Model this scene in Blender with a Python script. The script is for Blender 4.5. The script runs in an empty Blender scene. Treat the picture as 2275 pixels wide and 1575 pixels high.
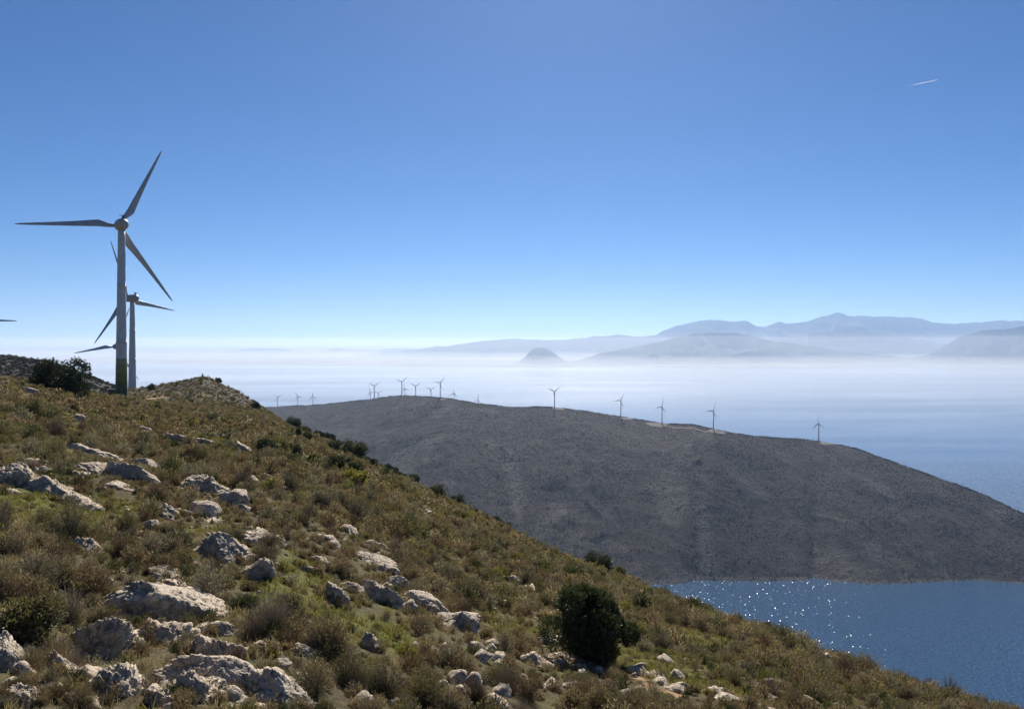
import bpy, bmesh, math, random
import numpy as np
from mathutils import Vector, Matrix, Quaternion

random.seed(7)
RNG = np.random.default_rng(7)
SC = bpy.context.scene
COL = SC.collection
R = math.radians

# ------------------------------------------------------------------ camera
FPX = 1750.0            # focal length in photograph pixels
CX, HY = 1137.5, 757.0  # optical column and eye-level row
SEA = -450.0            # the eye stands 450 m above the water; eye at the origin

cam_d = bpy.data.cameras.new('camera')
cam = bpy.data.objects.new('camera', cam_d)
COL.objects.link(cam)
cam.location = (0, 0, 0)
cam.rotation_euler = (R(90), 0, 0)
cam_d.sensor_width = 36.0
cam_d.lens = FPX / 2275.0 * 36.0
cam_d.shift_y = -(787.5 - HY) / 2275.0
cam_d.clip_start = 0.2
cam_d.clip_end = 200000.0
SC.camera = cam

# ------------------------------------------------------------------ noise
def _h(ix, iy, iz, seed):
    n = (ix.astype(np.int64) * 374761393 + iy.astype(np.int64) * 668265263
         + iz.astype(np.int64) * 2147483647 + seed * 1274126177) & 0xFFFFFFFF
    n = ((n ^ (n >> 13)) * 1274126177) & 0xFFFFFFFF
    n = ((n ^ (n >> 16)) * 2246822519) & 0xFFFFFFFF
    n = n ^ (n >> 15)
    return (n & 0xFFFFFF) / float(0xFFFFFF) * 2 - 1

def vnoise(x, y, z=None, seed=0):
    x = np.asarray(x, float); y = np.asarray(y, float)
    z = np.zeros_like(x) if z is None else np.asarray(z, float)
    ix, iy, iz = np.floor(x), np.floor(y), np.floor(z)
    fx, fy, fz = x - ix, y - iy, z - iz
    fx = fx * fx * fx * (fx * (fx * 6 - 15) + 10)
    fy = fy * fy * fy * (fy * (fy * 6 - 15) + 10)
    fz = fz * fz * fz * (fz * (fz * 6 - 15) + 10)
    def g(a, b, c): return _h(ix + a, iy + b, iz + c, seed)
    x00 = g(0, 0, 0) * (1 - fx) + g(1, 0, 0) * fx
    x10 = g(0, 1, 0) * (1 - fx) + g(1, 1, 0) * fx
    x01 = g(0, 0, 1) * (1 - fx) + g(1, 0, 1) * fx
    x11 = g(0, 1, 1) * (1 - fx) + g(1, 1, 1) * fx
    return (x00 * (1 - fy) + x10 * fy) * (1 - fz) + (x01 * (1 - fy) + x11 * fy) * fz

def fbm(x, y, z=None, oct=4, seed=0, gain=0.5, lac=2.03):
    a, s, t = 1.0, 0.0, 0.0
    x = np.asarray(x, float); y = np.asarray(y, float)
    z = np.zeros_like(x) if z is None else np.asarray(z, float)
    for o in range(oct):
        s = s + a * vnoise(x + 17.3 * o, y - 9.1 * o, z + 3.7 * o, seed + o)
        t += a; a *= gain; x = x * lac; y = y * lac; z = z * lac
    return s / t

def ridged(x, y, z=None, oct=4, seed=0):
    a, s, t = 1.0, 0.0, 0.0
    x = np.asarray(x, float); y = np.asarray(y, float)
    z = np.zeros_like(x) if z is None else np.asarray(z, float)
    for o in range(oct):
        s = s + a * (1 - 2 * np.abs(vnoise(x + 5.3 * o, y + 8.1 * o, z, seed + o)))
        t += a; a *= 0.5; x = x * 2.07; y = y * 2.07; z = z * 2.07
    return s / t

def sstep(a, b, x):
    t = np.clip((x - a) / (b - a), 0, 1)
    return t * t * (3 - 2 * t)

# ------------------------------------------------------------------ mesh helpers
def mesh_from(name, verts, faces, mats=(), smooth=False, fmat=None):
    me = bpy.data.meshes.new(name)
    verts = np.asarray(verts, np.float32)
    me.vertices.add(len(verts)); me.vertices.foreach_set('co', verts.ravel())
    if isinstance(faces, np.ndarray):
        n, k = faces.shape
        me.loops.add(n * k); me.loops.foreach_set('vertex_index', faces.ravel().astype(np.int32))
        me.polygons.add(n)
        me.polygons.foreach_set('loop_start', np.arange(0, n * k, k, dtype=np.int32))
    else:
        lens = np.array([len(f) for f in faces], np.int32)
        flat = np.concatenate([np.asarray(f, np.int32) for f in faces])
        me.loops.add(len(flat)); me.loops.foreach_set('vertex_index', flat)
        me.polygons.add(len(lens))
        me.polygons.foreach_set('loop_start', np.concatenate([[0], np.cumsum(lens)[:-1]]).astype(np.int32))
    for m in mats: me.materials.append(m)
    if fmat is not None: me.polygons.foreach_set('material_index', np.asarray(fmat, np.int32))
    me.update(calc_edges=True)
    me.polygons.foreach_set('use_smooth', np.full(len(me.polygons), smooth))
    me.validate()
    return me

def add_attr(me, name, vals):
    a = me.attributes.new(name, 'FLOAT', 'POINT')
    a.data.foreach_set('value', np.asarray(vals, np.float32))

def link(name, me, parent=None, loc=None):
    o = bpy.data.objects.new(name, me)
    COL.objects.link(o)
    if parent is not None: o.parent = parent
    if loc is not None: o.location = loc
    return o

def tag(o, label=None, cat=None, group=None, kind=None):
    if label: o['label'] = label
    if cat: o['category'] = cat
    if group: o['group'] = group
    if kind: o['kind'] = kind
    return o

def thing(name, label, cat, loc=(0, 0, 0), rz=0.0, group=None):
    o = bpy.data.objects.new(name, None)
    o.empty_display_size = 0.3
    COL.objects.link(o)
    o.location = loc; o.rotation_euler = (0, 0, rz)
    return tag(o, label, cat, group)

def dup(root, loc, rot, scale, label=None, group=None):
    r = root.copy(); COL.objects.link(r)
    r.location = loc; r.rotation_euler = rot; r.scale = scale
    if label: r['label'] = label
    if group: r['group'] = group
    for ch in KIDS.get(root.name, []):
        c = ch.copy(); COL.objects.link(c); c.parent = r
        for g in KIDS.get(ch.name, []):
            d = g.copy(); COL.objects.link(d); d.parent = c
    return r
KIDS = {}
def kid(name, me, parent):
    o = link(name, me, parent)
    KIDS.setdefault(parent.name, []).append(o)
    return o

def grid_faces(nr, nc, wrap=False):
    i = np.arange(nr - 1)[:, None]; j = np.arange(nc if wrap else nc - 1)[None, :]
    j2 = (j + 1) % nc
    return np.stack([(i * nc + j), (i * nc + j2), ((i + 1) * nc + j2), ((i + 1) * nc + j)], -1).reshape(-1, 4)

# ------------------------------------------------------------------ materials
def new_mat(name):
    m = bpy.data.materials.new(name); m.use_nodes = True
    nt = m.node_tree; nt.nodes.clear()
    return m, nt

def N(nt, t, **kw):
    n = nt.nodes.new(t)
    for k, v in kw.items():
        if k == 'inp':
            for kk, vv in v.items(): n.inputs[kk].default_value = vv
        else: setattr(n, k, v)
    return n

def L(nt, a, b): nt.links.new(a, b)

def ramp(nt, fac, stops, interp='LINEAR'):
    n = nt.nodes.new('ShaderNodeValToRGB')
    cr = n.color_ramp; cr.interpolation = interp
    while len(cr.elements) < len(stops): cr.elements.new(0.5)
    for e, (p, c) in zip(cr.elements, stops):
        e.position = p; e.color = (*c, 1) if len(c) == 3 else c
    L(nt, fac, n.inputs['Fac'])
    return n.outputs['Color']

def noise_n(nt, vec, scale, detail=4, rough=0.55, dist=0.0):
    n = N(nt, 'ShaderNodeTexNoise', inp={'Scale': scale, 'Detail': detail, 'Roughness': rough, 'Distortion': dist})
    L(nt, vec, n.inputs['Vector'])
    return n.outputs['Fac']

def mixc(nt, fac, a, b, blend='MIX'):
    n = N(nt, 'ShaderNodeMix', data_type='RGBA', blend_type=blend)
    for s, v in ((n.inputs[0], fac), (n.inputs[6], a), (n.inputs[7], b)):
        if hasattr(v, 'links'): L(nt, v, s)
        elif isinstance(v, (tuple, list)): s.default_value = (*v, 1) if len(v) == 3 else v
        else: s.default_value = v
    return n.outputs[2]

def math_n(nt, op, a, b=None, c=None, clamp=False):
    n = N(nt, 'ShaderNodeMath', operation=op, use_clamp=clamp)
    for s, v in zip(n.inputs, (a, b, c)):
        if v is None: continue
        if hasattr(v, 'links'): L(nt, v, s)
        else: s.default_value = v
    return n.outputs[0]

def pos(nt): return N(nt, 'ShaderNodeNewGeometry').outputs['Position']
def scl(nt, vec, s):
    n = N(nt, 'ShaderNodeVectorMath', operation='MULTIPLY'); L(nt, vec, n.inputs[0]); n.inputs[1].default_value = s
    return n.outputs[0]
def attr(nt, name): return N(nt, 'ShaderNodeAttribute', attribute_name=name).outputs['Fac']

def finish(nt, color, rough=0.9, bump=None, bstr=0.5, bdist=0.05, spec=0.2):
    p = N(nt, 'ShaderNodeBsdfPrincipled')
    p.inputs['Roughness'].default_value = rough
    p.inputs['Specular IOR Level'].default_value = spec
    if hasattr(color, 'links'): L(nt, color, p.inputs['Base Color'])
    else: p.inputs['Base Color'].default_value = (*color, 1)
    if bump is not None:
        b = N(nt, 'ShaderNodeBump', inp={'Strength': bstr, 'Distance': bdist})
        L(nt, bump, b.inputs['Height']); L(nt, b.outputs[0], p.inputs['Normal'])
    o = N(nt, 'ShaderNodeOutputMaterial'); L(nt, p.outputs[0], o.inputs['Surface'])
    return p

def leaf_mat(name, stops, trans=0.4, tint=(1.15, 1.1, 0.75)):
    m, nt = new_mat(name)
    rnd = N(nt, 'ShaderNodeObjectInfo').outputs['Random']
    li = attr(nt, 'tone')
    f = math_n(nt, 'ADD', math_n(nt, 'MULTIPLY', rnd, 0.45), math_n(nt, 'MULTIPLY', li, 0.55))
    c = ramp(nt, f, stops)
    d = N(nt, 'ShaderNodeBsdfDiffuse'); L(nt, c, d.inputs['Color'])
    t = N(nt, 'ShaderNodeBsdfTranslucent'); L(nt, mixc(nt, 1.0, c, tint, 'MULTIPLY'), t.inputs['Color'])
    g = N(nt, 'ShaderNodeBsdfGlossy', inp={'Roughness': 0.5, 'Color': (1, 1, 1, 1)})
    mx = N(nt, 'ShaderNodeMixShader'); mx.inputs[0].default_value = trans
    L(nt, d.outputs[0], mx.inputs[1]); L(nt, t.outputs[0], mx.inputs[2])
    mg = N(nt, 'ShaderNodeMixShader'); mg.inputs[0].default_value = 0.03
    L(nt, mx.outputs[0], mg.inputs[1]); L(nt, g.outputs[0], mg.inputs[2])
    o = N(nt, 'ShaderNodeOutputMaterial'); L(nt, mg.outputs[0], o.inputs['Surface'])
    return m

M = {}
M['leaf_brown'] = leaf_mat('dry_brown_leaves', [(0.0, (0.075, 0.050, 0.032)), (0.35, (0.145, 0.105, 0.064)), (0.65, (0.215, 0.165, 0.100)), (0.85, (0.36, 0.295, 0.20)), (1.0, (0.52, 0.45, 0.33))], 0.40)
M['leaf_olive'] = leaf_mat('olive_leaves', [(0.0, (0.048, 0.048, 0.022)), (0.4, (0.105, 0.096, 0.043)), (0.75, (0.20, 0.175, 0.085)), (1.0, (0.40, 0.35, 0.20))], 0.42)
M['leaf_grey'] = leaf_mat('grey_green_leaves', [(0.0, (0.070, 0.068, 0.048)), (0.4, (0.135, 0.125, 0.088)), (0.75, (0.25, 0.225, 0.165)), (1.0, (0.46, 0.42, 0.32))], 0.38)
M['leaf_lime'] = leaf_mat('yellow_green_leaves', [(0.0, (0.085, 0.092, 0.018)), (0.5, (0.15, 0.145, 0.030)), (1.0, (0.24, 0.21, 0.055))], 0.45)
M['leaf_dark'] = leaf_mat('dark_juniper_leaves', [(0.0, (0.020, 0.028, 0.015)), (0.5, (0.038, 0.052, 0.024)), (0.8, (0.07, 0.085, 0.036)), (1.0, (0.14, 0.15, 0.065))], 0.22)
M['leaf_deep'] = leaf_mat('deep_green_leaves', [(0.0, (0.024, 0.032, 0.014)), (0.5, (0.056, 0.066, 0.026)), (0.8, (0.11, 0.115, 0.046)), (1.0, (0.24, 0.23, 0.11))], 0.35)
M['leaf_maquis'] = leaf_mat('far_maquis_leaves', [(0.0, (0.022, 0.020, 0.018)), (0.5, (0.032, 0.029, 0.025)), (1.0, (0.046, 0.040, 0.034))], 0.2)
M['leaf_grass'] = leaf_mat('grass_blades', [(0.0, (0.070, 0.076, 0.020)), (0.5, (0.140, 0.135, 0.040)), (1.0, (0.30, 0.255, 0.11))], 0.45)
m, nt = new_mat('dry_twigs')
finish(nt, ramp(nt, N(nt, 'ShaderNodeObjectInfo').outputs['Random'], [(0, (0.14, 0.105, 0.075)), (0.6, (0.22, 0.175, 0.13)), (1, (0.34, 0.29, 0.22))]), 0.9)
M['twig'] = m
m, nt = new_mat('juniper_bark')
finish(nt, ramp(nt, noise_n(nt, pos(nt), 30), [(0.3, (0.05, 0.035, 0.025)), (0.7, (0.13, 0.10, 0.08))]), 0.95)
M['bark'] = m

def rock_material(name, warm, scale=1.0):
    m, nt = new_mat(name)
    p = scl(nt, pos(nt), (scale, scale, scale))
    big = noise_n(nt, p, 1.6, 5, 0.6, 0.4)
    mid = noise_n(nt, p, 7.0, 6, 0.65, 0.6)
    fine = noise_n(nt, p, 38.0, 4, 0.7)
    c = ramp(nt, big, [(0.30, (0.38, 0.315, 0.245)), (0.46, (0.52, 0.425, 0.32)), (0.60, warm), (0.75, (0.43, 0.36, 0.285))])
    c = mixc(nt, ramp(nt, mid, [(0.38, (1, 1, 1)), (0.50, (0, 0, 0))]), c, (0.24, 0.205, 0.168))
    c = mixc(nt, math_n(nt, 'MULTIPLY', ramp(nt, fine, [(0.56, (0, 0, 0)), (0.68, (1, 1, 1))]), 0.45), c, (0.66, 0.58, 0.47))
    v = N(nt, 'ShaderNodeTexVoronoi', feature='DISTANCE_TO_EDGE', inp={'Scale': 2.3})
    wv = N(nt, 'ShaderNodeVectorMath', operation='ADD'); L(nt, p, wv.inputs[0])
    nn = N(nt, 'ShaderNodeTexNoise', inp={'Scale': 3.0, 'Detail': 4}); L(nt, p, nn.inputs['Vector'])
    L(nt, scl(nt, nn.outputs['Color'], (1.1, 1.1, 1.1)), wv.inputs[1]); L(nt, wv.outputs[0], v.inputs['Vector'])
    crack = ramp(nt, v.outputs['Distance'], [(0.0, (0, 0, 0)), (0.05, (1, 1, 1))])
    c = mixc(nt, math_n(nt, 'MULTIPLY', math_n(nt, 'SUBTRACT', 1.0, crack), 0.28), c, (0.07, 0.06, 0.055))
    lich = ramp(nt, noise_n(nt, p, 15.0, 3, 0.6), [(0.62, (0, 0, 0)), (0.68, (1, 1, 1))])
    c = mixc(nt, math_n(nt, 'MULTIPLY', lich, 0.55), c, (0.13, 0.115, 0.095))
    hgt = math_n(nt, 'ADD', math_n(nt, 'MULTIPLY', mid, 0.9), math_n(nt, 'ADD', math_n(nt, 'MULTIPLY', fine, 0.35), math_n(nt, 'MULTIPLY', crack, 0.25)))
    finish(nt, c, 0.92, hgt, 0.8, 0.07 / scale, 0.15)
    return m
M['rock'] = rock_material('weathered_limestone', (0.60, 0.47, 0.335))
M['rock_pale'] = rock_material('pale_limestone', (0.64, 0.53, 0.395))
M['rock_far'] = rock_material('distant_limestone', (0.30, 0.26, 0.215), 0.35)

# near ground: soil, dry litter, green growth, bare ochre earth, stony knoll
m, nt = new_mat('hillside_ground')
p = pos(nt)
f1 = noise_n(nt, p, 0.9, 6, 0.65); f2 = noise_n(nt, p, 6.0, 5, 0.7); f3 = noise_n(nt, p, 45.0, 3, 0.7)
soil = ramp(nt, f2, [(0.30, (0.045, 0.032, 0.020)), (0.46, (0.088, 0.066, 0.040)), (0.58, (0.105, 0.083, 0.048)), (0.72, (0.22, 0.18, 0.125))])
soil = mixc(nt, ramp(nt, f1, [(0.45, (0, 0, 0)), (0.62, (0.8, 0.8, 0.8))]), soil, (0.12, 0.115, 0.045))
green = ramp(nt, f2, [(0.25, (0.052, 0.062, 0.014)), (0.55, (0.125, 0.13, 0.028)), (0.8, (0.18, 0.16, 0.055))])
c = mixc(nt, attr(nt, 'green'), soil, green)
och = ramp(nt, f2, [(0.3, (0.30, 0.17, 0.085)), (0.7, (0.46, 0.31, 0.18))])
c = mixc(nt, attr(nt, 'ochre'), c, och)
f4 = noise_n(nt, p, 0.7, 6, 0.72, 0.5)
stone = ramp(nt, f4, [(0.42, (0.036, 0.030, 0.024)), (0.56, (0.065, 0.056, 0.047)), (0.70, (0.20, 0.18, 0.16))])
c = mixc(nt, attr(nt, 'stony'), c, stone)
c = mixc(nt, math_n(nt, 'MULTIPLY', ramp(nt, f3, [(0.58, (0, 0, 0)), (0.68, (1, 1, 1))]), 0.40), c, (0.33, 0.28, 0.21))
finish(nt, c, 0.95, math_n(nt, 'ADD', f2, math_n(nt, 'MULTIPLY', f3, 0.4)), 0.9, 0.10, 0.1)
M['ground'] = m

def scrub_hill_mat(name, s, pale, dark, padcol=(0.22, 0.19, 0.155)):
    m, nt = new_mat(name)
    p = pos(nt)
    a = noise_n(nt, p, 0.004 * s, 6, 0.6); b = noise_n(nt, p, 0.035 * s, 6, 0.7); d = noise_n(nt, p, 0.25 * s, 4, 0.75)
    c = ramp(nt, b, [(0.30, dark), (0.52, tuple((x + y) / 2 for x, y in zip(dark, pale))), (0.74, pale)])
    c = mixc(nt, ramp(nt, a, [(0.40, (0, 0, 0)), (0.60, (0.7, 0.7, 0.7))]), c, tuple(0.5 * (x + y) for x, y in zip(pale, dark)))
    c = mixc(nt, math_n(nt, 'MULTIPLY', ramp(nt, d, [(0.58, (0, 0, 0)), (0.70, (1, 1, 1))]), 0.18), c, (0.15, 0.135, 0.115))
    c = mixc(nt, attr(nt, 'scree'), c, ramp(nt, d, [(0.4, (0.048, 0.042, 0.037)), (0.65, (0.15, 0.135, 0.118))]))
    c = mixc(nt, attr(nt, 'pad'), c, padcol)
    finish(nt, c, 0.95, math_n(nt, 'ADD', math_n(nt, 'MULTIPLY', b, 2.0), d), 1.0, 3.0 / s, 0.1)
    return m
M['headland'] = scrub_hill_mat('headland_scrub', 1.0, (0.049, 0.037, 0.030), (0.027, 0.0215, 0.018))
M['lefthill'] = scrub_hill_mat('left_hill_scrub', 3.0, (0.13, 0.11, 0.08), (0.04, 0.036, 0.026))

m, nt = new_mat('far_mountain')
p = pos(nt)
c = ramp(nt, noise_n(nt, p, 0.0009, 8, 0.62), [(0.35, (0.030, 0.032, 0.026)), (0.55, (0.055, 0.053, 0.043)), (0.72, (0.10, 0.09, 0.075))])
finish(nt, c, 0.95, None, spec=0.1)
M['mountain'] = m
m, nt = new_mat('far_plain')
p = pos(nt)
c = ramp(nt, noise_n(nt, p, 0.0012, 7, 0.65), [(0.35, (0.07, 0.075, 0.045)), (0.5, (0.15, 0.14, 0.09)), (0.66, (0.24, 0.21, 0.15))])
finish(nt, c, 0.95, None, spec=0.1)
M['plain'] = m

# sea: small chop that glints, long slicks that change its roughness
m, nt = new_mat('sea_water')
p = pos(nt)
slick = noise_n(nt, scl(nt, p, (0.18, 1.0, 1.0)), 0.0011, 5, 0.6, 0.8)
amp = ramp(nt, slick, [(0.38, (0.11, 0.11, 0.11)), (0.62, (0.23, 0.23, 0.23))])
cell = N(nt, 'ShaderNodeTexVoronoi', feature='F1', inp={'Scale': 1.15}); L(nt, p, cell.inputs['Vector'])
wav = N(nt, 'ShaderNodeTexVoronoi', feature='F1', inp={'Scale': 0.46}); L(nt, p, wav.inputs['Vector'])
def centred(col, k):
    a = N(nt, 'ShaderNodeVectorMath', operation='SUBTRACT'); L(nt, col, a.inputs[0]); a.inputs[1].default_value = (.5, .5, .5)
    return scl(nt, a.outputs[0], (k, k, 0.0))
sm = N(nt, 'ShaderNodeVectorMath', operation='ADD'); L(nt, centred(cell.outputs['Color'], 0.66), sm.inputs[0]); L(nt, centred(wav.outputs['Color'], .62), sm.inputs[1])
sc_ = N(nt, 'ShaderNodeVectorMath', operation='SCALE'); L(nt, sm.outputs[0], sc_.inputs[0]); sy = N(nt, 'ShaderNodeSeparateXYZ'); L(nt, p, sy.inputs[0])
far_ = N(nt, 'ShaderNodeMapRange', inp={'From Min': 1700.0, 'From Max': 3200.0}); L(nt, sy.outputs['Y'], far_.inputs['Value'])
L(nt, math_n(nt, 'MULTIPLY', 0.60, math_n(nt, 'SUBTRACT', 1.0, math_n(nt, 'MULTIPLY', far_.outputs[0], 0.8))), sc_.inputs['Scale'])
up = N(nt, 'ShaderNodeVectorMath', operation='ADD'); L(nt, sc_.outputs[0], up.inputs[0]); up.inputs[1].default_value = (0, 0, 1)
nm = N(nt, 'ShaderNodeVectorMath', operation='NORMALIZE'); L(nt, up.outputs[0], nm.inputs[0])
pr = N(nt, 'ShaderNodeBsdfPrincipled')
pr.inputs['Base Color'].default_value = (0.024, 0.058, 0.112, 1)
pr.inputs['IOR'].default_value = 1.33; L(nt, mixc(nt, far_.outputs[0], (0.034, 0.034, 0.034), amp), pr.inputs['Roughness'])
L(nt, nm.outputs[0], pr.inputs['Normal'])
o = N(nt, 'ShaderNodeOutputMaterial'); L(nt, pr.outputs[0], o.inputs['Surface'])
M['sea'] = m

m, nt = new_mat('grey_tower_paint')
p = pos(nt)
c = ramp(nt, noise_n(nt, scl(nt, p, (1, 1, 0.25)), 1.3, 5, 0.6), [(0.35, (0.52, 0.51, 0.505)), (0.65, (0.62, 0.61, 0.60))])
finish(nt, c, 0.6, None, spec=0.3); M['tower'] = m
m, nt = new_mat('backlit_tower_paint')  # grey tower paint again, with the headland towers' backlit shade put into the colour
finish(nt, ramp(nt, noise_n(nt, pos(nt), 0.3, 5, 0.6), [(0.35, (0.24, 0.24, 0.245)), (0.65, (0.31, 0.31, 0.31))]), 0.6, None, spec=0.3); M['tower_backlit'] = m
m, nt = new_mat('green_banded_tower_paint')
tc = N(nt, 'ShaderNodeTexCoord'); sx = N(nt, 'ShaderNodeSeparateXYZ'); L(nt, tc.outputs['Object'], sx.inputs[0])
zz = math_n(nt, 'DIVIDE', sx.outputs['Z'], 45.0)
band = ramp(nt, zz, [(0.0, (0.055, 0.080, 0.026)), (0.05, (0.085, 0.115, 0.032)), (0.105, (0.135, 0.165, 0.045)), (0.155, (0.19, 0.215, 0.08)), (0.20, (0.25, 0.265, 0.16)), (0.235, (0.57, 0.56, 0.555))], 'CONSTANT')
wear = noise_n(nt, scl(nt, pos(nt), (1, 1, 0.25)), 1.3, 5, 0.6)
c = mixc(nt, 1.0, band, ramp(nt, wear, [(0.35, (0.85, 0.85, 0.85)), (0.65, (1.1, 1.1, 1.1))]), 'MULTIPLY')
finish(nt, c, 0.6, None, spec=0.3); M['tower_green'] = m
m, nt = new_mat('blade_gelcoat')
c = ramp(nt, noise_n(nt, pos(nt), 0.8, 4, 0.6), [(0.35, (0.33, 0.33, 0.335)), (0.65, (0.42, 0.42, 0.42))])
finish(nt, c, 0.35, None, spec=0.5); M['blade'] = m
m, nt = new_mat('nacelle_paint')
c = ramp(nt, noise_n(nt, pos(nt), 1.5, 5, 0.6), [(0.35, (0.30, 0.28, 0.27)), (0.65, (0.42, 0.40, 0.39))])
finish(nt, c, 0.45, None, spec=0.4); M['nacelle'] = m
m, nt = new_mat('dark_steel'); finish(nt, (0.06, 0.06, 0.065), 0.5); M['steel'] = m
m, nt = new_mat('kiosk_render')
finish(nt, ramp(nt, noise_n(nt, pos(nt), 3), [(0.3, (0.05, 0.075, 0.04)), (0.7, (0.08, 0.11, 0.06))]), 0.8); M['kiosk'] = m
m, nt = new_mat('pillar_concrete')
finish(nt, ramp(nt, noise_n(nt, pos(nt), 8), [(0.3, (0.22, 0.2, 0.18)), (0.7, (0.36, 0.33, 0.3))]), 0.9); M['concrete'] = m

# ------------------------------------------------------------------ terrain of the near hillside
EYE_H = 3.5
SIL = np.array([(-300, 850, 110), (-100, 842, 125), (0, 839, 135), (100, 853, 150), (180, 872, 190), (270, 885, 215), (340, 893, 240),
    (430, 900, 300), (560, 915, 300), (600, 922, 290), (650, 946, 260), (720, 977, 230), (800, 1017, 205), (900, 1066, 180),
    (1000, 1113, 160), (1100, 1161, 135), (1200, 1213, 105), (1330, 1268, 80), (1440, 1308, 68), (1560, 1352, 58),
    (1700, 1405, 48), (1850, 1462, 40), (2000, 1512, 34), (2150, 1550, 29), (2275, 1582, 25), (2600, 1690, 20)], float)
_ph = np.arctan((SIL[:, 0] - CX) / FPX); _cs = np.cos(_ph)
_rs = SIL[:, 2] / _cs
_vr = -(SIL[:, 1] - HY) / FPX * _cs - 0.30 / _rs
_extra = np.array([(-180, 0.10, 100), (-130, 0.14, 100), (-90, 0.08, 90), (-60, 0.01, 100), (60, -0.52, 20), (90, -0.42, 25), (130, -0.15, 50), (180, 0.10, 100)])
PH = np.concatenate([np.radians(_extra[:4, 0]), _ph, np.radians(_extra[4:, 0])])
VR = np.concatenate([_extra[:4, 1], _vr, _extra[4:, 1]])
RS = np.concatenate([_extra[:4, 2], _rs, _extra[4:, 2]])
CAP = np.interp(PH, [-3.2, -0.5, -0.2, 0.6, 1.0, 3.2], [0.1, 0.16, 0.32, 0.35, 0.3, 0.1])

KN = np.array([(215, 905), (240, 878), (262, 868), (295, 865), (320, 863), (360, 856), (400, 849), (430, 842), (450, 836.5), (468, 841),
    (500, 856), (530, 868), (560, 889), (590, 908), (620, 930), (660, 965)], float)

def base_z(phi, r):
    vr = np.interp(phi, PH, VR); rs = np.interp(phi, PH, RS); cap = np.interp(phi, PH, CAP)
    c = EYE_H / rs ** 2
    s = -vr - 2 * EYE_H / rs
    mslope = -vr + cap
    rm = (mslope - s) / (2 * c)
    rr = np.minimum(r, rm)
    return -EYE_H - s * rr - c * rr ** 2 - mslope * np.maximum(r - rm, 0)

def knoll(x, y):
    t = np.maximum(y, 1.0)
    px = CX + FPX * x / t
    v = (HY - np.interp(px, KN[:, 0], KN[:, 1])) / FPX
    tk = np.interp(px, [300, 450, 640], [311, 300, 285])
    phi = np.arctan2(x, t)
    zb = base_z(phi, tk / np.cos(phi))
    bump = np.maximum(v * tk - 0.3 - zb, 0) * (y > 1) * sstep(195, 235, px) * (1 - sstep(640, 700, px))
    w = np.where(t < tk, 42.0, 55.0)
    e = np.exp(-((t - tk) / w) ** 2)
    return bump * e, e * np.clip(bump / 4.0, 0, 1)

def ground_z(x, y, detail=True):
    x = np.asarray(x, float); y = np.asarray(y, float)
    phi = np.arctan2(x, y); r = np.hypot(x, y)
    z = base_z(phi, r)
    kb, ke = knoll(x, y)
    z = z + kb
    z = z + (EYE_H - 1.65) * (1 - sstep(0.5, 4.0, r))
    if detail:
        a = np.clip(r / 14.0, 0, 1)
        z = z + 0.16 * a * fbm(x / 5.0, y / 5.0, oct=3, seed=3)
        z = z + 0.05 * sstep(6, 9, r) * (1 - sstep(30, 60, r)) * (fbm(x / 0.7, y / 0.7, oct=3, seed=5) + ridged(x / 1.9, y / 1.9, oct=2, seed=6))
        z = z + 0.5 * sstep(40, 150, r) * fbm(x / 35.0, y / 35.0, oct=3, seed=8)
        z = z + ke * 0.9 * ridged(x / 9.0, y / 9.0, oct=4, seed=21) * (1 - 0.5 * ke)
        z = z + sstep(350, 800, r) * 18 * fbm(x / 140.0, y / 140.0, oct=4, seed=31)
    return np.maximum(z, -470 + 0.01 * r)

def ray(px, py): return (px - CX) / FPX, (HY - py) / FPX
def hit(px, py, tmax=420.0):
    """Point where the sight line through a photograph pixel meets the hillside."""
    u, v = ray(px, py)
    t = np.geomspace(3.0, tmax, 3000)
    d = v * t - ground_z(u * t, t)
    k = np.nonzero(d < 0)[0]
    if len(k) == 0 or k[0] == 0:
        i = int(np.argmin(np.where(t > 6, np.abs(d) / t, 9)))
    else: i = k[0]
    return np.array([u * t[i], t[i], float(ground_z(np.array([u * t[i]]), np.array([t[i]]))[0])])

def green_mask(x, y):
    t = np.maximum(y, 1.0); px = CX + FPX * x / t
    r = np.hypot(x, y)
    g = fbm(x / 3.6, y / 3.6, oct=3, seed=51) + 0.45 * fbm(x / 14.0, y / 14.0, oct=2, seed=57)
    bias = np.interp(px, [0, 350, 600, 1500, 1900, 2275], [-0.30, -0.14, 0.09, 0.09, -0.06, -0.08]) - 0.36 * sstep(18, 38, r)
    return sstep(0.02, 0.30, g + bias)

OCHRE = [(1345, 1488, 50, 0.45), (1400, 1503, 45, 0.35), (1480, 1538, 50, 0.30), (1215, 1432, 18, 0.3), (20, 846, 75, 4.0), (75, 853, 45, 3.0), (326, 889, 26, 3.0),
         (1860, 1470, 40, .3), (1700, 1440, 30, .3)]
_och = []
for px, py, w, asp in OCHRE:
    h = hit(px, py); _och.append((h[0], h[1], w * h[1] / FPX, asp))
def ochre_mask(x, y):
    o = np.zeros_like(x)
    for cx, cy, w, asp in _och:
        d = np.hypot((x - cx) / w, (y - cy) / (w * max(asp, 0.9)))
        o = np.maximum(o, 1 - sstep(0.7, 1.15, d + 0.35 * fbm(x / (w * .5), y / (w * .5), oct=3, seed=77)))
    return o

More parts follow.
